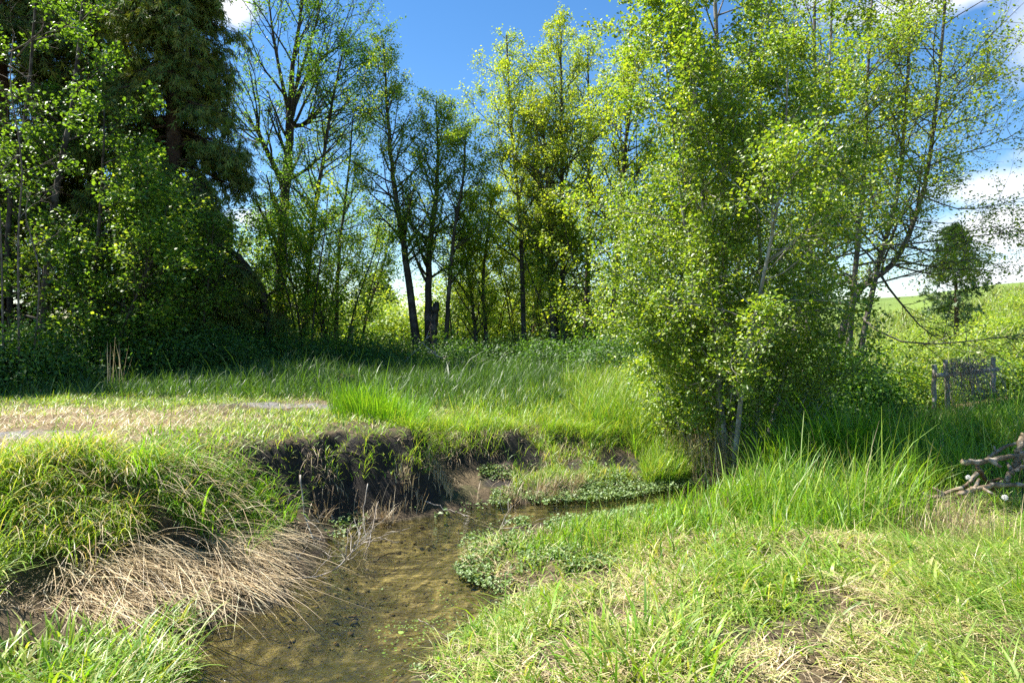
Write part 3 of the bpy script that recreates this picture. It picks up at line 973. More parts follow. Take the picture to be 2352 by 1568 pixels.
# hedge behind the fence
for (X, d, w_, h, cols, lab) in [
        (2080, 14.0, .9, .9, G_YEL + SHADE, 'round bush at the left end of the fence'),
        (2140, 15.5, 1.2, .95, G_YEL, 'yellow-green bush behind the left fence posts'),
        (2235, 14.8, 1.2, .7, SHADE + G_DEEP, 'dark green bush behind the fence rail'),
        (2325, 14.2, 1.0, .75, SHADE + G_YEL, 'bush at the right end of the fence'),
        (2420, 14.5, 1.2, .7, G_YEL, 'bush past the right end of the fence at the edge'),
        (2270, 26, 2.2, .6, BRIGHT, 'wide bright bush on the slope above the fence'),
        (2100, 30, 2.4, 1.2, BRIGHT, 'wide bright bush on the slope left of the pine')]:
    bush('hedge_bush', lab, gpt(X, d), (w_, w_ * .8, h), 80, 120, .055 if d < 22 else .09, cols, group='bushes round the fence', crad=.22)


# ------------------------------------------------------------------ ground cover
def bare(x, y):
    """slumped earth on the far bank where nothing grows"""
    r = .9 * (fbm(x, y, 4, 58) - .5)
    d = np.minimum(np.hypot((x - 1.5) / .34, (y - 8.75) / .30), np.hypot((x - .17) / .30, (y - 8.55) / .36))
    return np.minimum(d, np.hypot((x - .75) / .14, (y - 8.6) / .22)) + r < 1


def scatter(n, xr, yr, mask):
    x = rng.uniform(*xr, n); y = rng.uniform(*yr, n)
    z = height(x, y)
    X, Y = px(x, y, z)
    s, left, _ = creek(x, y)
    k = rng.random(n) < mask(X, Y, x, y, z, s, left)
    k &= ~(bare(x, y) & (rng.random(n) < .95))
    return np.stack([x, y, z], 1)[k]


def poly(X, Y, pts):
    return in_poly(X, Y, pts).astype(float)


def grass(pos, h, cols, th0=(.12, .12), th1=(.9, .4), width=.008, K=4, az=None, azs=1.2, jit=.2, hj=.3):
    n = len(pos)
    a = rng.uniform(0, 2 * PI, n) if az is None else az + rng.normal(0, azs, n)
    hh = h * np.exp(rng.normal(0, hj, n))
    return blades(pos, hh, a, np.abs(rng.normal(*th0, n)), np.abs(rng.normal(*th1, n)), width * np.exp(rng.normal(0, .25, n)), pal(n, cols, jit), K)


GR_TALL = [(0.131, 0.300, 0.018), (0.184, 0.382, 0.022), (0.236, 0.437, 0.032), (0.105, 0.246, 0.018), (0.327, 0.464, 0.054)]
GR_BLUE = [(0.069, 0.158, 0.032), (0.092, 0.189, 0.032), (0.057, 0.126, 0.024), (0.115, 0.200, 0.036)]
GR_YEL = [(0.338, 0.428, 0.068), (0.430, 0.486, 0.108), (0.245, 0.343, 0.048), (0.507, 0.486, 0.162)]
TAN = [(0.546, 0.422, 0.234), (0.650, 0.525, 0.325), (0.442, 0.320, 0.169), (0.728, 0.614, 0.403)]
BROWN = [(0.260, 0.182, 0.104), (0.364, 0.260, 0.156), (0.182, 0.130, 0.078)]


def stuff(name, bag, mat):
    o = bag.build(name, mat)
    return tag(o, kind='stuff')


# --- tall green grass on the right bank
bag = Bag()
P = scatter(90000, (-.3, 9), (4.6, 10.8), lambda X, Y, x, y, z, s, l: (~l & (s > np.where(x < 1.7, .22, .02))) * sstep(4.7, 5.5, y - .22 * np.clip(x - 1.5, 0, 3) + .5 * (fbm(x, y, 1.5, 63) - .5)) * sstep(.05, .6, s + .3 * (x > 1)) * (.25 + .75 * (fbm(x, y, 1.6, 60) > .46)) * (X < 2480) * (1 - .9 * ((x > 3.5) & (y > 5.5) & (y < 6.75))) * (1 - .7 * ((x > 3.0) & (y < 5.6))))
hm = .15 + .40 * sstep(.2, 1.3, creek(P[:, 0], P[:, 1])[0]) * fbm(P[:, 0], P[:, 1], .9, 61) * 1.6 * sstep(1.0, 2.6, P[:, 0])
hm = np.where((P[:, 0] < 2.6), hm * (.4 + .6 * sstep(.3, .9, creek(P[:, 0], P[:, 1])[0])), hm)
hm = np.where((P[:, 1] > 8.8) | ((P[:, 0] > 3.5) & (P[:, 1] < 6.75)), np.minimum(hm, .26), hm)
bag.add(*grass(P, hm, GR_TALL + GR_TALL + GR_YEL[:3], (.15, .15), (1.0, .5), .0095, 4))
k = rng.random(len(P)) < .035
bag.add(*grass(P[k], hm[k] * 1.15, TAN, (.15, .12), (.6, .4), .004, 4))
stuff('tall_grass', bag, M_GRASS)

# --- trampled, mown-looking foreground of the right bank
bag = Bag(); sb = Bag()
fore = lambda X, Y, x, y, z, s, l: (~l & (s > .03)) * sstep(6.4, 5.2, y - .25 * np.clip(x - 1.5, 0, 3)) * (X > 600) * (X < 2480) * (.5 + .5 * sstep(.1, .5, s)) * (.12 + .88 * sstep(.36, .46, fbm(x, y, 2.6, 101)))
P = scatter(150000, (-.7, 4.6), (2.7, 6.6), fore)
nz = fbm(P[:, 0], P[:, 1], 1.7, 65) + .10 * sstep(3.8, 5.2, P[:, 1]) - .085
g = nz + rng.normal(0, .13, len(P)) > .55
az = 2 * PI * fbm(P[:, 0], P[:, 1], 1.6, 66)
P[:, 2] += rng.random(len(P)) ** 2 * .05
bag.add(*grass(P[g], np.full(g.sum(), .10), GR_YEL + GR_TALL, (1.1, .4), (1.7, .4), .0075, 3, az[g], 1.6, hj=.45))
sb.add(*grass(P[~g], np.full((~g).sum(), .085), TAN + TAN + GR_YEL, (1.3, .3), (1.65, .3), .0055, 3, az[~g], 1.8, hj=.5))
P = scatter(15000, (-.7, 4.6), (2.7, 6.6), lambda *a: fore(*a) * sstep(.45, .6, fbm(a[2], a[3], 1.8, 68)))
bag.add(*grass(P, np.full(len(P), .15), GR_YEL + GR_TALL, (.35, .3), (1.3, .5), .010, 4, hj=.4))
P = scatter(4500, (-.7, 4.6), (2.7, 5.6), lambda *a: fore(*a) * sstep(.4, .6, fbm(a[2], a[3], 2.4, 64)))
bag.add(*grass(P, np.full(len(P), .2), GR_YEL + GR_TALL, (.7, .4), (1.7, .4), .015, 5, hj=.3))
P = scatter(9000, (1.2, 4.6), (2.8, 5.6), lambda X, Y, x, y, z, s, l: (X > 2080 + 200 * (fbm(x, y, 1.2, 69) - .5)) * (Y > 1230) * 1.0)
bag.add(*grass(P, np.full(len(P), .28), GR_YEL + GR_TALL, (.7, .3), (1.75, .3), .005, 5, 2.6, .7))
P = scatter(2200, (-.7, 4.6), (2.7, 6.4), lambda *a: fore(*a) * sstep(.52, .62, fbm(a[2], a[3], 2.2, 111)))
P[:, 2] += rng.random(len(P)) * .07
nor = rng.normal(size=(len(P), 3)) * .7; nor[:, 2] += 1
bag.add(*leaf_mesh(P, nor, rng.normal(size=(len(P), 3)) * [1, 1, .4], .036 * np.exp(rng.normal(0, .4, len(P))), pal(len(P), GR_YEL + [(.12, .22, .06), (.09, .17, .05)]), True, .7))
P = scatter(9000, (-.7, 4.6), (2.7, 6.4), fore)
P[:, 2] += rng.random(len(P)) * .03
nor = rng.normal(size=(len(P), 3)) * .6; nor[:, 2] += 1
sb.add(*leaf_mesh(P, nor, rng.normal(size=(len(P), 3)) * [1, 1, .3], .018 * np.exp(rng.normal(0, .5, len(P))), pal(len(P), TAN + BROWN * 2), True, .6))
stuff('trampled_grass', bag, M_GRASS); stuff('dry_straw', sb, M_STRAW)

# --- right meadow by the fence
bag = Bag()
P = scatter(60000, (4.5, 14), (9, 17), lambda X, Y, x, y, z, s, l: (X > 2040) * (X < 2500) * (y < 12.4) * (.4 + .6 * (fbm(x, y, 1.0, 70) > .4)))
bag.add(*grass(P, np.full(len(P), .23), GR_BLUE + GR_TALL + GR_TALL, (.1, .1), (.7, .35), .012, 3))
stuff('meadow_grass', bag, M_GRASS)

# --- the far plateau: short green, straw and tall patches
bag = Bag(); sb = Bag()
P = scatter(110000, (-8, 4), (5.2, 12.5), lambda X, Y, x, y, z, s, l: l * (z > .35) * (X > -80) * (.25 + .75 * (fbm(x, y, 1.4, 72) > .43)) * (1 - .8 * (np.hypot((x + 5.9) / 2.6, (y - 8.0) / 1.3) + .6 * (fbm(x, y, 1.8, 71) - .5) < 1)) * (1 - .8 * (np.hypot((x + 4.8) / 1.3, (y - 6.5) / .9) < 1)) * (1 - .9 * (np.hypot((x + 2.9) / 1.7, (y - 9.6) / .5) + 1.1 * (fbm(x, y, 2.2, 55) - .5) < 1)))
bag.add(*grass(P, np.full(len(P), .085) + .06 * (P[:, 0] > -.8), GR_YEL + GR_TALL, (.6, .4), (1.4, .5), .008, 3))
P = scatter(60000, (-8, 4), (5.2, 12.5), lambda X, Y, x, y, z, s, l: l * (z > .3) * (X > -80) * (.18 + .7 * np.maximum(np.hypot((x + 5.9) / 2.9, (y - 7.9) / 1.5) + .6 * (fbm(x, y, 1.8, 71) - .5) < 1, np.hypot((x + 4.8) / 1.4, (y - 6.5) / .9) < 1)) * (1 - .9 * (np.hypot((x + 5.0) / .9, (y - 6.95) / .22) < 1)))
sb.add(*grass(P, np.full(len(P), .12), TAN, (1.0, .3), (1.6, .2), .006, 3))
P = scatter(40000, (-.6, 4.2), (8.2, 13), lambda X, Y, x, y, z, s, l: l * (z > .3) * (.9 * (x > 1.0 + .25 * (y - 10) * 0) + .35 * (x <= 1.0)) * (s > .75) * (fbm(x, y, .9, 74) > .38))
bag.add(*grass(P, np.where(P[:, 0] > .9, .42, .22), GR_TALL + GR_YEL, (.15, .15), (1.0, .45), .008, 4))
stuff('plateau_grass', bag, M_GRASS); stuff('plateau_straw', sb, M_STRAW)

# --- lush grass in the shade of the trees
bag = Bag()
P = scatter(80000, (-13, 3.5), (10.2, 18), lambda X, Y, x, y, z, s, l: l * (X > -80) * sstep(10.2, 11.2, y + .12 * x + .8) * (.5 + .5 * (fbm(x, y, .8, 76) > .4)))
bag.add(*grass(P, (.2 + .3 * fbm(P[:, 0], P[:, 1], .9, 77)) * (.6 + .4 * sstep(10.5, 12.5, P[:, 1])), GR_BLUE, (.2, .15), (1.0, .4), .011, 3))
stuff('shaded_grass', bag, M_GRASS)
# undergrowth of small leaves under the trees
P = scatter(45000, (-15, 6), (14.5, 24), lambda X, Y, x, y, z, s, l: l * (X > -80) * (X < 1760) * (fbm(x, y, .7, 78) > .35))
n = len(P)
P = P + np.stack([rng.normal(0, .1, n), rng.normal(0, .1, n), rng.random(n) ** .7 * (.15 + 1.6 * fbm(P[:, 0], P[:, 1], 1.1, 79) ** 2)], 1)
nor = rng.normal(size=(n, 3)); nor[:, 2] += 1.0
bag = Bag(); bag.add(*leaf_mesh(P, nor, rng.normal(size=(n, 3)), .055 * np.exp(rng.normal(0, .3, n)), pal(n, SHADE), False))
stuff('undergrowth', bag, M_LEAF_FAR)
# far meadow tufts
bag = Bag()
P = scatter(60000, (-40, 70), (22, 75), lambda X, Y, x, y, z, s, l: (X > -60) * (X < 2450) * (fbm(x, y, .25, 80) > .35))
bag.add(*grass(P, np.full(len(P), .5), [(.24, .32, .05), (.32, .37, .08), (.17, .25, .035), (.3, .28, .1)], (.2, .15), (1.0, .4), .05, 2))
P = scatter(45000, (14, 70), (24, 85), lambda X, Y, x, y, z, s, l: (X > 1950) * (X < 2450) * sstep(.35, .6, fbm(x, y, .35, 81)))
bag.add(*grass(P, np.full(len(P), .55), [(.20, .30, .05), (.30, .36, .08), (.13, .2, .035), (.34, .31, .13)], (.3, .2), (1.1, .4), .07, 2, hj=.5))
stuff('hill_grass', bag, M_GRASS)

# --- left bank slope: drooping sedge, straw laid down towards the water
bag = Bag(); sb = Bag()
slope_m = lambda X, Y, x, y, z, s, l: l * (s > .0) * (x < -1.2) * (y < 6.45 + .3 * (fbm(x, y, 3, 83) - .5)) * (X > -60) * (z > .04)
P = scatter(60000, (-5.2, -1.2), (3.0, 7.2), lambda *a: slope_m(*a) * (1 - .85 * ((a[0] < 330) & (a[3] > 5.75))) * (a[4] > .36) * sstep(.40, .48, fbm(a[2], a[3], 1.4, 82)))
P[:, 2] += rng.random(len(P)) * .05
bag.add(*grass(P, np.full(len(P), .20), GR_TALL + GR_YEL, (.5, .35), (1.7, .5), .0075, 5, -.75, 1.3))
P = scatter(26000, (-5.2, -1.2), (4.1, 6.6), lambda X, Y, x, y, z, s, l: slope_m(X, Y, x, y, z, s, l) * (z < .34) * (X < 610) * (Y > 1205) * (s > .2) * sstep(.36, .55, fbm(x * .5 + y * .8, y * .5 - x * .8, 1.6, 84)) * sstep(4.2, 4.5, y) * sstep(60, 240, X))
P[:, 2] += rng.random(len(P)) * .04
sb.add(*grass(P, np.full(len(P), .34), TAN * 3 + BROWN[:2] + [(.66, .57, .40)], (1.58, .18), (1.95, .22), .0055, 4, -.55, .38, hj=.5))
P = scatter(3000, (-5.2, -1.2), (4.1, 6.6), lambda X, Y, x, y, z, s, l: slope_m(X, Y, x, y, z, s, l) * (z > .3) * (s > .12) * sstep(60, 240, X) * (X < 520))
sb.add(*grass(P, np.full(len(P), .55), TAN, (1.1, .2), (2.1, .2), .005, 5, -.6, .3, hj=.3))
P = scatter(30000, (-5.2, -1.2), (3.4, 7.0), lambda *a: slope_m(*a) * (fbm(a[2], a[3], 2.1, 86) > .45))
sb.add(*grass(P, np.full(len(P), .09), BROWN + TAN[:2], (1.2, .3), (1.6, .3), .006, 3))
# lush broad blades at the bottom left
P = scatter(30000, (-3.6, -1.6), (2.8, 4.6), lambda X, Y, x, y, z, s, l: l * (s > -.05) * (Y > 1490 - .10 * X + 160 * (fbm(x, y, 2, 87) - .5)) * (X > -60) * (.08 + .92 * sstep(.40, .55, fbm(x, y, 3.2, 88))))
bag.add(*grass(P, np.full(len(P), .15), GR_TALL + GR_YEL, (.55, .4), (1.7, .5), .011, 5, hj=.45))
k = rng.random(len(P)) < .25
sb.add(*grass(P[k], np.full(k.sum(), .16), TAN, (.9, .4), (1.7, .4), .006, 4, hj=.5))
stuff('bank_grass', bag, M_GRASS); stuff('bank_straw', sb, M_STRAW)

# --- dead grass and roots hanging over the cut bank
bag = Bag()
P = scatter(60000, (-2.2, 2.6), (6.2, 9.6), lambda X, Y, x, y, z, s, l: l * (s > .05) * (z > .12) * (z < .75) * sstep(.42, .6, fbm(x, y, 2.6, 90)) * .45)
bag.add(*grass(P, np.full(len(P), .15), TAN + BROWN, (1.5, .3), (2.9, .25), .004, 5, -1.2, .8))
P = scatter(30000, (-2.2, 1.2), (6.4, 8.2), lambda X, Y, x, y, z, s, l: l * (s > -.05) * (s < .3) * sstep(.58, .7, fbm(x, y, 3.6, 92)))
bag.add(*grass(P, np.full(len(P), .14), TAN + BROWN, (.3, .25), (1.1, .6), .005, 4, hj=.5))
stuff('dead_grass_fringe', bag, M_STRAW)
bag = Bag()
P = scatter(40000, (-1.9, 2.6), (6.8, 9.4), lambda X, Y, x, y, z, s, l: l * (z > .42) * (s > .2) * (s < 1.9) * (fbm(x, y, 1.6, 94) > .42) * np.where(x < .4, .06 + .5 * (fbm(x, y, 2.6, 95) > .54), 1.0) * (1 - .97 * np.maximum(np.hypot((x - 1.5) / .32, (y - 8.75) / .3) < 1, np.hypot((x - .17) / .3, (y - 8.55) / .34) < 1)))
bag.add(*grass(P, np.full(len(P), .20), GR_TALL + GR_YEL, (.35, .2), (1.7, .4), .006, 5, -1.2, .9))
P = scatter(22000, (.0, 3.2), (7.4, 9.6), lambda X, Y, x, y, z, s, l: l * (s > .25) * (z < .4) * .8)
bag.add(*grass(P, np.full(len(P), .13), GR_YEL + GR_TALL + TAN[:1], (.4, .3), (1.2, .4), .007, 3))
P = scatter(16000, (1.6, 3.4), (7.8, 9.4), lambda X, Y, x, y, z, s, l: l * (s > .05))
bag.add(*grass(P, np.full(len(P), .28), GR_YEL + GR_TALL, (.2, .2), (1.0, .4), .008, 4))
stuff('overhanging_grass', bag, M_GRASS)


# --- watercress
def cress(n, xr, yr, mask, h, size):
    P = scatter(n, xr, yr, mask)
    k = len(P)
    P[:, 2] = np.maximum(P[:, 2], 0) + rng.random(k) * h * (.4 + fbm(P[:, 0], P[:, 1], 3, 96))
    nor = rng.normal(size=(k, 3)) * .5; nor[:, 2] += 1.0
    return leaf_mesh(P, nor, rng.normal(size=(k, 3)) * [1, 1, .3], size * np.exp(rng.normal(0, .3, k)), pal(k, [(.20, .30, .09), (.25, .36, .12), (.30, .38, .16), (.14, .25, .06), (.10, .18, .04)]), True, 1.0)


bag = Bag()
bag.add(*cress(42000, (-.7, 1.4), (4.4, 7.2), lambda X, Y, x, y, z, s, l: ~l * (s > -.12) * (s < .95) * (y > 5.0) * sstep(.36, .58, fbm(x, y, 3.2, 97)) * (y < 6.95), .085, .021))
bag.add(*cress(45000, (-.4, 3.0), (7.2, 9.0), lambda X, Y, x, y, z, s, l: l * (s > -.12) * (s < .9) * (z < .25) * sstep(.36, .58, fbm(x, y, 3.2, 98)), .07, .022))
bag.add(*cress(7000, (-.8, .5), (3.9, 4.9), lambda X, Y, x, y, z, s, l: ~l * (s > -.18) * (s < .25) * (fbm(x, y, 3, 99) > .5), .05, .018))
bag.add(*cress(2600, (-2.0, -.3), (6.3, 7.4), lambda X, Y, x, y, z, s, l: l * (s > -.1) * (s < .15) * (fbm(x, y, 3, 99) > .5), .06, .025))
stuff('watercress', bag, M_CRESS)
bag = Bag()
P = scatter(9000, (-1.3, .2), (3.7, 5.2), lambda X, Y, x, y, z, s, l: (s < .02) * np.exp(-((X - 940 - (1500 - Y) * .9) / 80) ** 2 - ((Y - 1490) / 45) ** 2) * .5 * (fbm(x, y, 4, 93) > .48))
P[:, 2] = rng.uniform(.002, .012, len(P))
nor = rng.normal(size=(len(P), 3)) * .12; nor[:, 2] += 1
bag.add(*leaf_mesh(P, nor, rng.normal(size=(len(P), 3)) * [1, 1, .05], .014 * np.exp(rng.normal(0, .3, len(P))), pal(len(P), [(.14, .24, .03), (.2, .3, .05)]), False, 1.0))
stuff('floating_weed', bag, M_CRESS)


# pebbles on the creek bed
P = scatter(9000, (-2.4, 1.5), (2.8, 7.4), lambda X, Y, x, y, z, s, l: (s < -.05) * sstep(.4, .6, fbm(x, y, 1.6, 120)) * .6)
n = len(P)
th_, ph_ = np.meshgrid(np.linspace(0, PI, 6)[1:-1], np.arange(7) / 7 * 2 * PI, indexing='ij')
tm = np.stack([np.sin(th_) * np.cos(ph_), np.sin(th_) * np.sin(ph_), np.cos(th_) * .55], -1).reshape(-1, 3)
tm = np.vstack([tm, [[0, 0, .55]]])
sz = .009 * np.exp(rng.normal(0, .55, n)).clip(.3, 3.2)
v = P[:, None] + sz[:, None, None] * tm[None] * np.exp(rng.normal(0, .2, (n, 1, 3))) * (1 + rng.normal(0, .08, (n, len(tm), 1)))
ix = np.arange(28).reshape(4, 7); nx_ = np.roll(ix, -1, 1)
qf = np.stack([ix[:-1], ix[1:], nx_[1:], nx_[:-1]], -1).reshape(-1, 4)
tf = np.stack([np.full(7, 28), ix[0], nx_[0]], -1)
off = (np.arange(n) * 29)[:, None, None]
bag = Bag()
bag.add(v.reshape(-1, 3), [(qf[None] + off).reshape(-1, 4), (tf[None] + off).reshape(-1, 3)], np.repeat(pal(n, [(.15, .12, .06), (.11, .09, .045), (.22, .185, .12), (.08, .07, .04), (.15, .10, .045)]), 29, axis=0))
o = bag.build('pebbles', mt, None, True); tag(o, kind='stuff')


# ------------------------------------------------------------------ distinct tussocks
def tussock(label, X, d, r, h, n, cols, th1=(1.2, .4), width=.008, az=None, azs=1.2, straw=0):
    b = gpt(X, d)
    th = thing('grass_tussock', label, 'grass tuft', b)
    q = rng.normal(size=(n, 2)).clip(-1.7, 1.7) * r * .5
    x = b[0] + q[:, 0]; y = b[1] + q[:, 1]
    P = np.stack([x, y, height(x, y) - .01], 1)
    out = nrm(np.concatenate([q, np.zeros((n, 1))], 1))
    a = np.arctan2(out[:, 1], out[:, 0]) + rng.normal(0, .7, n) if az is None else az + rng.normal(0, azs, n)
    v, f, c_ = blades(P, h * np.exp(rng.normal(0, .25, n)), a, np.abs(rng.normal(.2, .15, n)), np.abs(rng.normal(*th1, n)), width * np.exp(rng.normal(0, .25, n)), pal(n, cols), 5)
    bag = Bag(); bag.add(v, f, c_)
    if straw:
        q = rng.normal(size=(straw, 2)).clip(-1.7, 1.7) * r * .5
        x = b[0] + q[:, 0]; y = b[1] + q[:, 1]
        P = np.stack([x, y, height(x, y)], 1)
        bag.add(*blades(P, h * 1.2 * np.exp(rng.normal(0, .2, straw)), -.8 + rng.normal(0, .5, straw), np.abs(rng.normal(.6, .2, straw)), np.abs(rng.normal(2.0, .3, straw)), np.full(straw, .006), pal(straw, TAN), 5))
    bag.build('blades', M_GRASS, th, False, b)
    return th


tussock('tall upright green tuft on the rim above the black cut bank', 880, 8.6, .55, .36, 1500, GR_TALL, (.7, .35))
tussock('small pointed green tuft on the rim with one long bent straw', 800, 8.7, .22, .36, 250, GR_TALL, (.5, .3))
tussock('big dark green sedge clump hanging over the left bank', 470, 5.9, .7, .34, 1700, GR_TALL + [(.05, .11, .02)], (1.9, .4), .009, -.9, .7, 300)
tussock('shaggy sedge clump with long straw trailing down at far left', 150, 5.3, .7, .36, 1100, GR_TALL + GR_YEL, (2.0, .4), .008, -.7, .7, 500)
tussock('bright arching reed clump at the top of the right bank', 1930, 8.3, .8, .62, 1900, GR_TALL, (1.1, .4), .013)
tussock('bright reed clump beside the dark gap below the alder', 1800, 8.2, .5, .55, 1000, GR_TALL, (1.1, .4), .012)
tussock('dark rushy clump in the shade by the earth bank', 2130, 10.4, .5, .42, 900, GR_BLUE, (.5, .3), .010)
tussock('broad-bladed lush clump at the bottom left corner', 130, 3.5, .5, .2, 500, GR_TALL + GR_YEL, (1.5, .4), .015)
tussock('broad grass clump leaning over the bottom edge right of the water', 1480, 3.25, .4, .24, 150, GR_TALL + GR_YEL, (1.6, .4), .016)


# ------------------------------------------------------------------ dead branches, logs, fence, flowers
def dead_branch(label, P, r, nsec=8, slen=.35, nter=2, mat=None, name='dead_branch'):
    P = np.asarray(P, float)
    base = P[0]
    S = spline(P, 16)
    S[1:] += rng.normal(size=(15, 3)) * r * .9
    L = np.linalg.norm(np.diff(S, axis=0), axis=1).sum()
    b = Bag()
    b.add(*tubes(S[None], np.linspace(r, r * .3, 16)[None], 7))
    n = nsec
    S2 = grow(S[None], np.zeros(n, int), rng.uniform(.25, .98, n), rng.normal(.8, .25, n), L * slen * rng.uniform(.5, 1.2, n), .15, .28, 7)
    b.add(*tubes(S2, (r * .45) * np.linspace(1, .35, 7)[None] * np.ones((n, 1)), 5))
    if nter:
        i3 = np.repeat(np.arange(n), nter)
        S3 = grow(S2, i3, rng.uniform(.3, .95, len(i3)), rng.normal(.8, .25, len(i3)), L * slen * .4 * rng.uniform(.5, 1.2, len(i3)), .1, .3, 5)
        b.add(*tubes(S3, (r * .25) * np.linspace(1, .4, 5)[None] * np.ones((len(i3), 1)), 4))
    o = b.build(name, mat or B_PALE, None, True, base)
    return tag(o, label, 'branch')


dead_branch('pale forked dead branch lying across the water from the straw bank', A(5.3, (520, 1335, -.1), (640, 1330), (740, 1320), (800, 1280, .1), (815, 1250, .2)), .009, 9, .3, 2)
dead_branch('thin pale twig arching out of the bank above the fallen log', A(6.3, (735, 1080, .7), (765, 1200, .4), (768, 1280), (775, 1340, -.3)), .008, 8, .35, 2)
dead_branch('bent pale twig rising out of the water below the bank', A(5.9, (790, 1340), (830, 1290, .1), (848, 1240, .2), (868, 1150, .6)), .007, 6, .35, 2)
dead_branch('bare grey branch propped on the watercress over mid stream', A(6.1, (1040, 1325, -.1), (1060, 1290), (1130, 1230, .2), (1190, 1180, .5)), .008, 6, .4, 2)
dead_branch('long thin dead stick slanting over the cress at the bend', A(7.2, (975, 1150), (1060, 1180, -.1), (1160, 1215, -.3)), .007, 4, .3, 1)
dead_branch('low bleached twig reaching left over the stream', A(6.0, (1075, 1300), (1020, 1285), (985, 1310, -.1), (960, 1330, -.2)), .005, 4, .35, 1)
dead_branch('fine dead twig lying in the mud at the water edge, near bottom', A(4.3, (960, 1420), (1010, 1450, -.05), (1070, 1490, -.15)), .004, 5, .3, 1, B_TWIG)
dead_branch('upright dead twig stuck in the bank face', A(6.9, (665, 1180), (668, 1110), (680, 1060)), .008, 4, .3, 1)
dead_branch('long pale stem arching out of the shaded bushes in the centre', A(14.5, (1035, 890), (1070, 850), (1120, 822)), .012, 2, .1, 0)
dead_branch('slanting grey stick in the dark bushes left of centre', A(16, (885, 865), (920, 840), (990, 770)), .02, 3, .15, 0)
dead_branch('fallen pale limb below the broken stump', A(16.2, (1045, 850), (1010, 820), (975, 790)), .035, 3, .2, 1)
dead_branch('tiny broken branch sticking out of the grass left of the log pile', A(5.9, (2140, 1160), (2110, 1125), (2065, 1118)), .022, 3, .25, 1, B_LOG)


dead_branch('pale branching twig hanging from the bank over the log, left one', A(6.35, (690, 1090), (700, 1180, -.1), (730, 1260, -.3), (790, 1310, -.5)), .008, 9, .35, 3)
dead_branch('thin white twig standing before the black soil', A(6.6, (845, 1110), (835, 1180, -.1), (845, 1260, -.3), (825, 1320, -.5)), .006, 7, .35, 2)
dead_branch('pale twig tangle lying across the log end', A(6.1, (740, 1290), (790, 1275), (850, 1240), (905, 1225)), .007, 9, .4, 2)
dead_branch('long thin pale stick crossing the water from the bank to mid stream', A(5.6, (640, 1400), (720, 1375), (800, 1330, .1), (870, 1315, .2)), .006, 6, .3, 2)


def log(label, P, r, mat=B_LOG, name='fallen_log', knob=.25, sides=12, K=22, taper=.75, cat='log', stubs=2):
    P = np.asarray(P, float)
    S = spline(P, K)
    u = np.linspace(0, 1, K)
    R = .56 * r * (1 + (taper - 1) * u) * (1 + knob * (rng.random(K) - .5))
    S[1:-1] += rng.normal(size=(K - 2, 3)) * r * .12
    v, f = tubes(S[None], R[None], sides)
    ridge = np.tile(rng.normal(0, .12, sides), K)[:, None]
    v = v + (v - np.repeat(S, sides, 0)) * (rng.normal(0, .07, (len(v), 1)) + ridge)
    b = Bag(); b.add(v, f)
    if stubs:
        st = grow(S[None], np.zeros(stubs, int), rng.uniform(.2, .85, stubs), rng.normal(1.0, .2, stubs), r * rng.uniform(2, 4, stubs), .1, .1, 4)
        b.add(*tubes(st, r * .4 * np.linspace(1.2, .7, 4)[None] * np.ones((stubs, 1)), 7))
    o = b.build(name, mat, None, True, P[0])
    return tag(o, label, cat)


log('mossy rotten log lying along the foot of the cut bank', A(6.6, (600, 1262, -.3), (700, 1235, -.1), (770, 1212, .1), (830, 1190, .25)), .06, B_ROT)
log('rotting log end in the shade beyond the ash patch', A(13.2, (775, 868), (800, 866), (828, 868)), .12, B_ROT, stubs=0)
log('upper driftwood limb with a bright cut end at the right edge', A(6.3, (2210, 1060), (2270, 1058), (2340, 1042), (2420, 1030, .1)), .045)
log('knobbly upright root end of the driftwood pile', A(6.3, (2332, 1075), (2340, 1030), (2352, 995)), .06, knob=.5, stubs=1)
log('forked brown prop under the upper driftwood limb', A(6.25, (2245, 1070), (2262, 1100), (2285, 1130)), .035, B_ROT, stubs=1)
log('grey driftwood limb slanting down into the grass', A(6.1, (2245, 1085), (2215, 1115), (2160, 1135), (2100, 1150)), .035)
log('thin driftwood stick crossing behind the upper limb', A(6.5, (2270, 1052), (2310, 1025), (2370, 1010)), .028, stubs=1)
log('low driftwood limb lying flat at the foot of the pile', A(6.0, (2200, 1135), (2260, 1118), (2330, 1112), (2400, 1120)), .04)
log('short stubby driftwood piece at the right edge of the pile', A(6.2, (2290, 1120), (2330, 1080), (2380, 1060)), .045, knob=.5)
log('tan slab of bark on the mud at the left edge', A(4.35, (18, 1420), (60, 1402), (95, 1392)), .035, B_LOG, 'bark_slab', cat='wood', stubs=0)
log('broken dark stump right of the two-stemmed tree', [gpt(1000, 18.3) - (0, 0, .1), at(998, 740, 18.3), at(1003, 700, 18.3)], .2, B_DARK, 'broken_stump', .4, taper=.8, cat='stump', stubs=0)


def post(X, Y0, Y1, d, r, lean=0.0):
    a = at(X, Y0, d); b_ = at(X + lean, Y1, d)
    S = spline([a, (a + b_) / 2, b_], 8)
    S += rng.normal(size=S.shape) * .006
    v, f = tubes(S[None], (r * rng.uniform(.93, 1.07, 8))[None], 10)
    return v, f


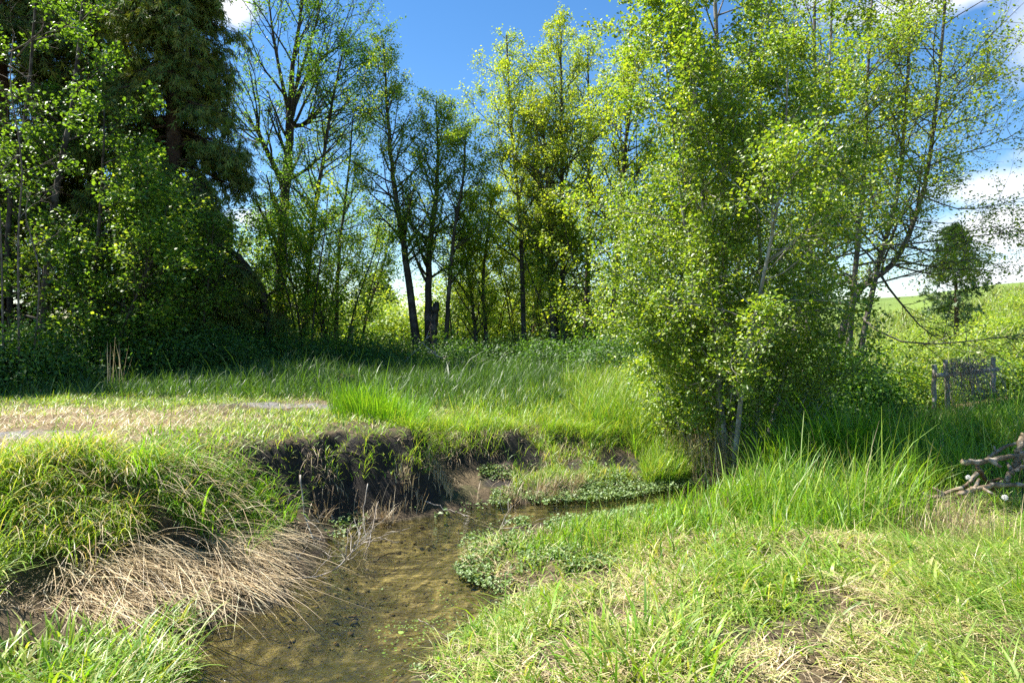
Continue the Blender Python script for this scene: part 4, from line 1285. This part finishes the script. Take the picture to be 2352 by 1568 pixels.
fence = thing('wooden_fence', 'weathered post and rail fence draped with dead vines on the right', 'fence', at(2176, 925, 12.4))
for (X, Y0, Y1, ln) in ((2146, 940, 838, 0), (2178, 945, 826, -6), (2281, 900, 820, 0)):
    v, f = post(X, Y0, Y1, 12.4 if X < 2200 else 12.7, .042, ln)
    make_mesh('post', v, f, B_POST, fence, None, True, at(2176, 925, 12.4))
v, f = tubes(spline([at(2150, 862, 12.3), at(2215, 856, 12.5), at(2292, 848, 12.62)], 10)[None], np.full((1, 10), .042), 8)
make_mesh('rail', v, f, B_POST, fence, None, True, at(2176, 925, 12.4))
bag = Bag()
n = 150
p0 = np.stack([at(X, Y, 12.2 + .3 * rng.random()) for X, Y in zip(rng.uniform(2185, 2265, n), 848 - rng.uniform(-8, 24, n))])
d0 = rng.normal(size=(n, 3)) * [1.3, .4, .4]
K = 13
P = np.empty((n, K, 3)); P[:, 0] = p0
d = nrm(d0 + [0, -.2, .5])
for k in range(1, K):
    d = nrm(d + rng.normal(size=(n, 3)) * .3 + [.04, 0, -.42])
    P[:, k] = P[:, k - 1] + d * rng.uniform(.03, .10, (n, 1))
bag.add(*tubes(P, np.linspace(.006, .003, K)[None] * np.ones((n, 1)), 4))
o = bag.build('dead_vine', B_PALE, None, True, at(2210, 900, 12.3))
tag(o, 'tangled mat of dead brown vines hanging on the fence rail', 'vine')

for (X, Y1, d, lab) in ((806, 748, 21.5, 'pale old fence post in the sunny gap below the young tree'), (1188, 768, 21.5, 'old grey fence post deep under the airy pointed tree')):
    b = gpt(X, d)
    Yb = px(*b)[1]
    v, f = post(X, Yb + 4, Y1, d, .075)
    o = make_mesh('fence_post', v, f, B_POST, None, None, True, b)
    tag(o, lab, 'fence post')

# dandelion clocks and yellow flowers
mclock = bpy.data.materials.new('seed_fluff'); mclock.use_nodes = True
mclock.node_tree.nodes['Principled BSDF'].inputs['Base Color'].default_value = (.78, .77, .74, 1)
mclock.node_tree.nodes['Principled BSDF'].inputs['Roughness'].default_value = .9
myel = bpy.data.materials.new('yellow_petal'); myel.use_nodes = True
myel.node_tree.nodes['Principled BSDF'].inputs['Base Color'].default_value = (.80, .55, .02, 1)
mgst = bpy.data.materials.new('green_stem'); mgst.use_nodes = True
mgst.node_tree.nodes['Principled BSDF'].inputs['Base Color'].default_value = (.12, .2, .04, 1)


def flower(label, X, Y, d, clock):
    top = at(X, Y, d)
    gz = float(height(np.array([top[0]]), np.array([top[1]]))[0])
    top[2] = max(top[2], gz + .12)
    base = np.array([top[0] + .02, top[1] + .02, gz])
    th = thing('dandelion_clock' if clock else 'yellow_flower', label, 'flower', base)
    S = spline([base, (base + top) / 2 + (.015, 0, .02), top], 8)
    v, f = tubes(S[None], np.full((1, 8), .003), 5)
    make_mesh('stem', v, f, mgst, th, None, True, base)
    if clock:
        n = 170
        dv = nrm(rng.normal(size=(n, 3)))
        P = np.stack([top + dv * .004, top + dv * .019], 1)
        b = Bag(); b.add(*tubes(P, np.array([[.0004, .0006]]) * np.ones((n, 1)), 3))
        for k in range(5):
            b.add(*leaf_mesh(top + dv * .017, rng.normal(size=(n, 3)), dv + rng.normal(size=(n, 3)) * .9, np.full(n, .008), np.ones((n, 3)), False, .16))
        b.c = []
        b.build('seed_head', mclock, th, False, base)
    else:
        n = 26
        a = rng.uniform(0, 2 * PI, n)
        dv = np.stack([np.cos(a), np.sin(a), .35 + .4 * rng.random(n)], 1)
        v, f, _ = leaf_mesh(np.repeat(top[None], n, 0), np.array([0, 0, 1.0]) + .5 * dv, dv, np.full(n, .022), np.ones((n, 3)), True, .5)
        make_mesh('petals', v, f, myel, th, None, False, base)


flower('round white dandelion clock low in the grass at the right edge', 2308, 1142, 5.3, True)
flower('white dandelion clock beside the driftwood pile', 2224, 1096, 5.9, True)
flower('upper yellow flower in the grass above the driftwood', 2318, 1003, 7.4, False)
flower('lower yellow flower in the grass above the driftwood', 2302, 1016, 7.2, False)
flower('single yellow flower in the tall grass left of the driftwood', 2080, 1088, 6.6, False)

def stalks(label, X, d, r, n, h, cols=None, name='dry_stalks'):
    b = gpt(X, d)
    x = b[0] + rng.normal(0, r, n).clip(-1.5 * r, 1.5 * r); y = b[1] + rng.normal(0, r, n).clip(-1.5 * r, 1.5 * r)
    P = np.stack([x, y, height(x, y)], 1)
    v, f, c_ = blades(P, h * rng.uniform(.5, 1.1, n), rng.uniform(0, 6.28, n), np.abs(rng.normal(.1, .1, n)), np.abs(rng.normal(.4, .4, n)), np.full(n, .006), pal(n, cols or TAN + BROWN), 5)
    o = make_mesh(name, v, f, M_STRAW, None, c_, False, b)
    return tag(o, label, 'dry stalks')


stalks('brown dry reed stalks crowding the foot of the creek alder', 1660, 8.6, .28, 420, .75)
stalks('thin dry reeds at the left foot of the creek alder', 1590, 9.0, .25, 260, .6)
stalks('brown upright dead stalks in the grass below the driftwood', 2185, 5.2, .2, 220, .42)
stalks('brown dead stalks poking out at the edge of the trampled patch', 2090, 5.4, .22, 120, .34)
stalks('standing straw-coloured reeds at the water edge below the cut bank', 1010, 7.5, .09, 80, .2, TAN)
stalks('straw reed stubs in the shallow water right of the rotten log', 930, 7.15, .09, 80, .16, TAN)
# dry stalks standing in the left bushes
bag = Bag()
b = gpt(262, 11.8)
n = 16
P = b + np.stack([rng.normal(0, .12, n), rng.normal(0, .12, n), np.zeros(n)], 1)
v, f, c_ = blades(P, rng.uniform(.5, 1.0, n), rng.uniform(0, 6.28, n), np.full(n, .08), rng.uniform(.1, .5, n), np.full(n, .012), pal(n, TAN), 5)
o = make_mesh('dry_stalks', v, f, M_STRAW, None, c_, False, b)
tag(o, 'cluster of tall straw-coloured dry stalks by the dark bushes', 'dry stalks')
print('OBJECTS', len(bpy.data.objects), 'VERTS', sum(len(m.vertices) for m in bpy.data.meshes))
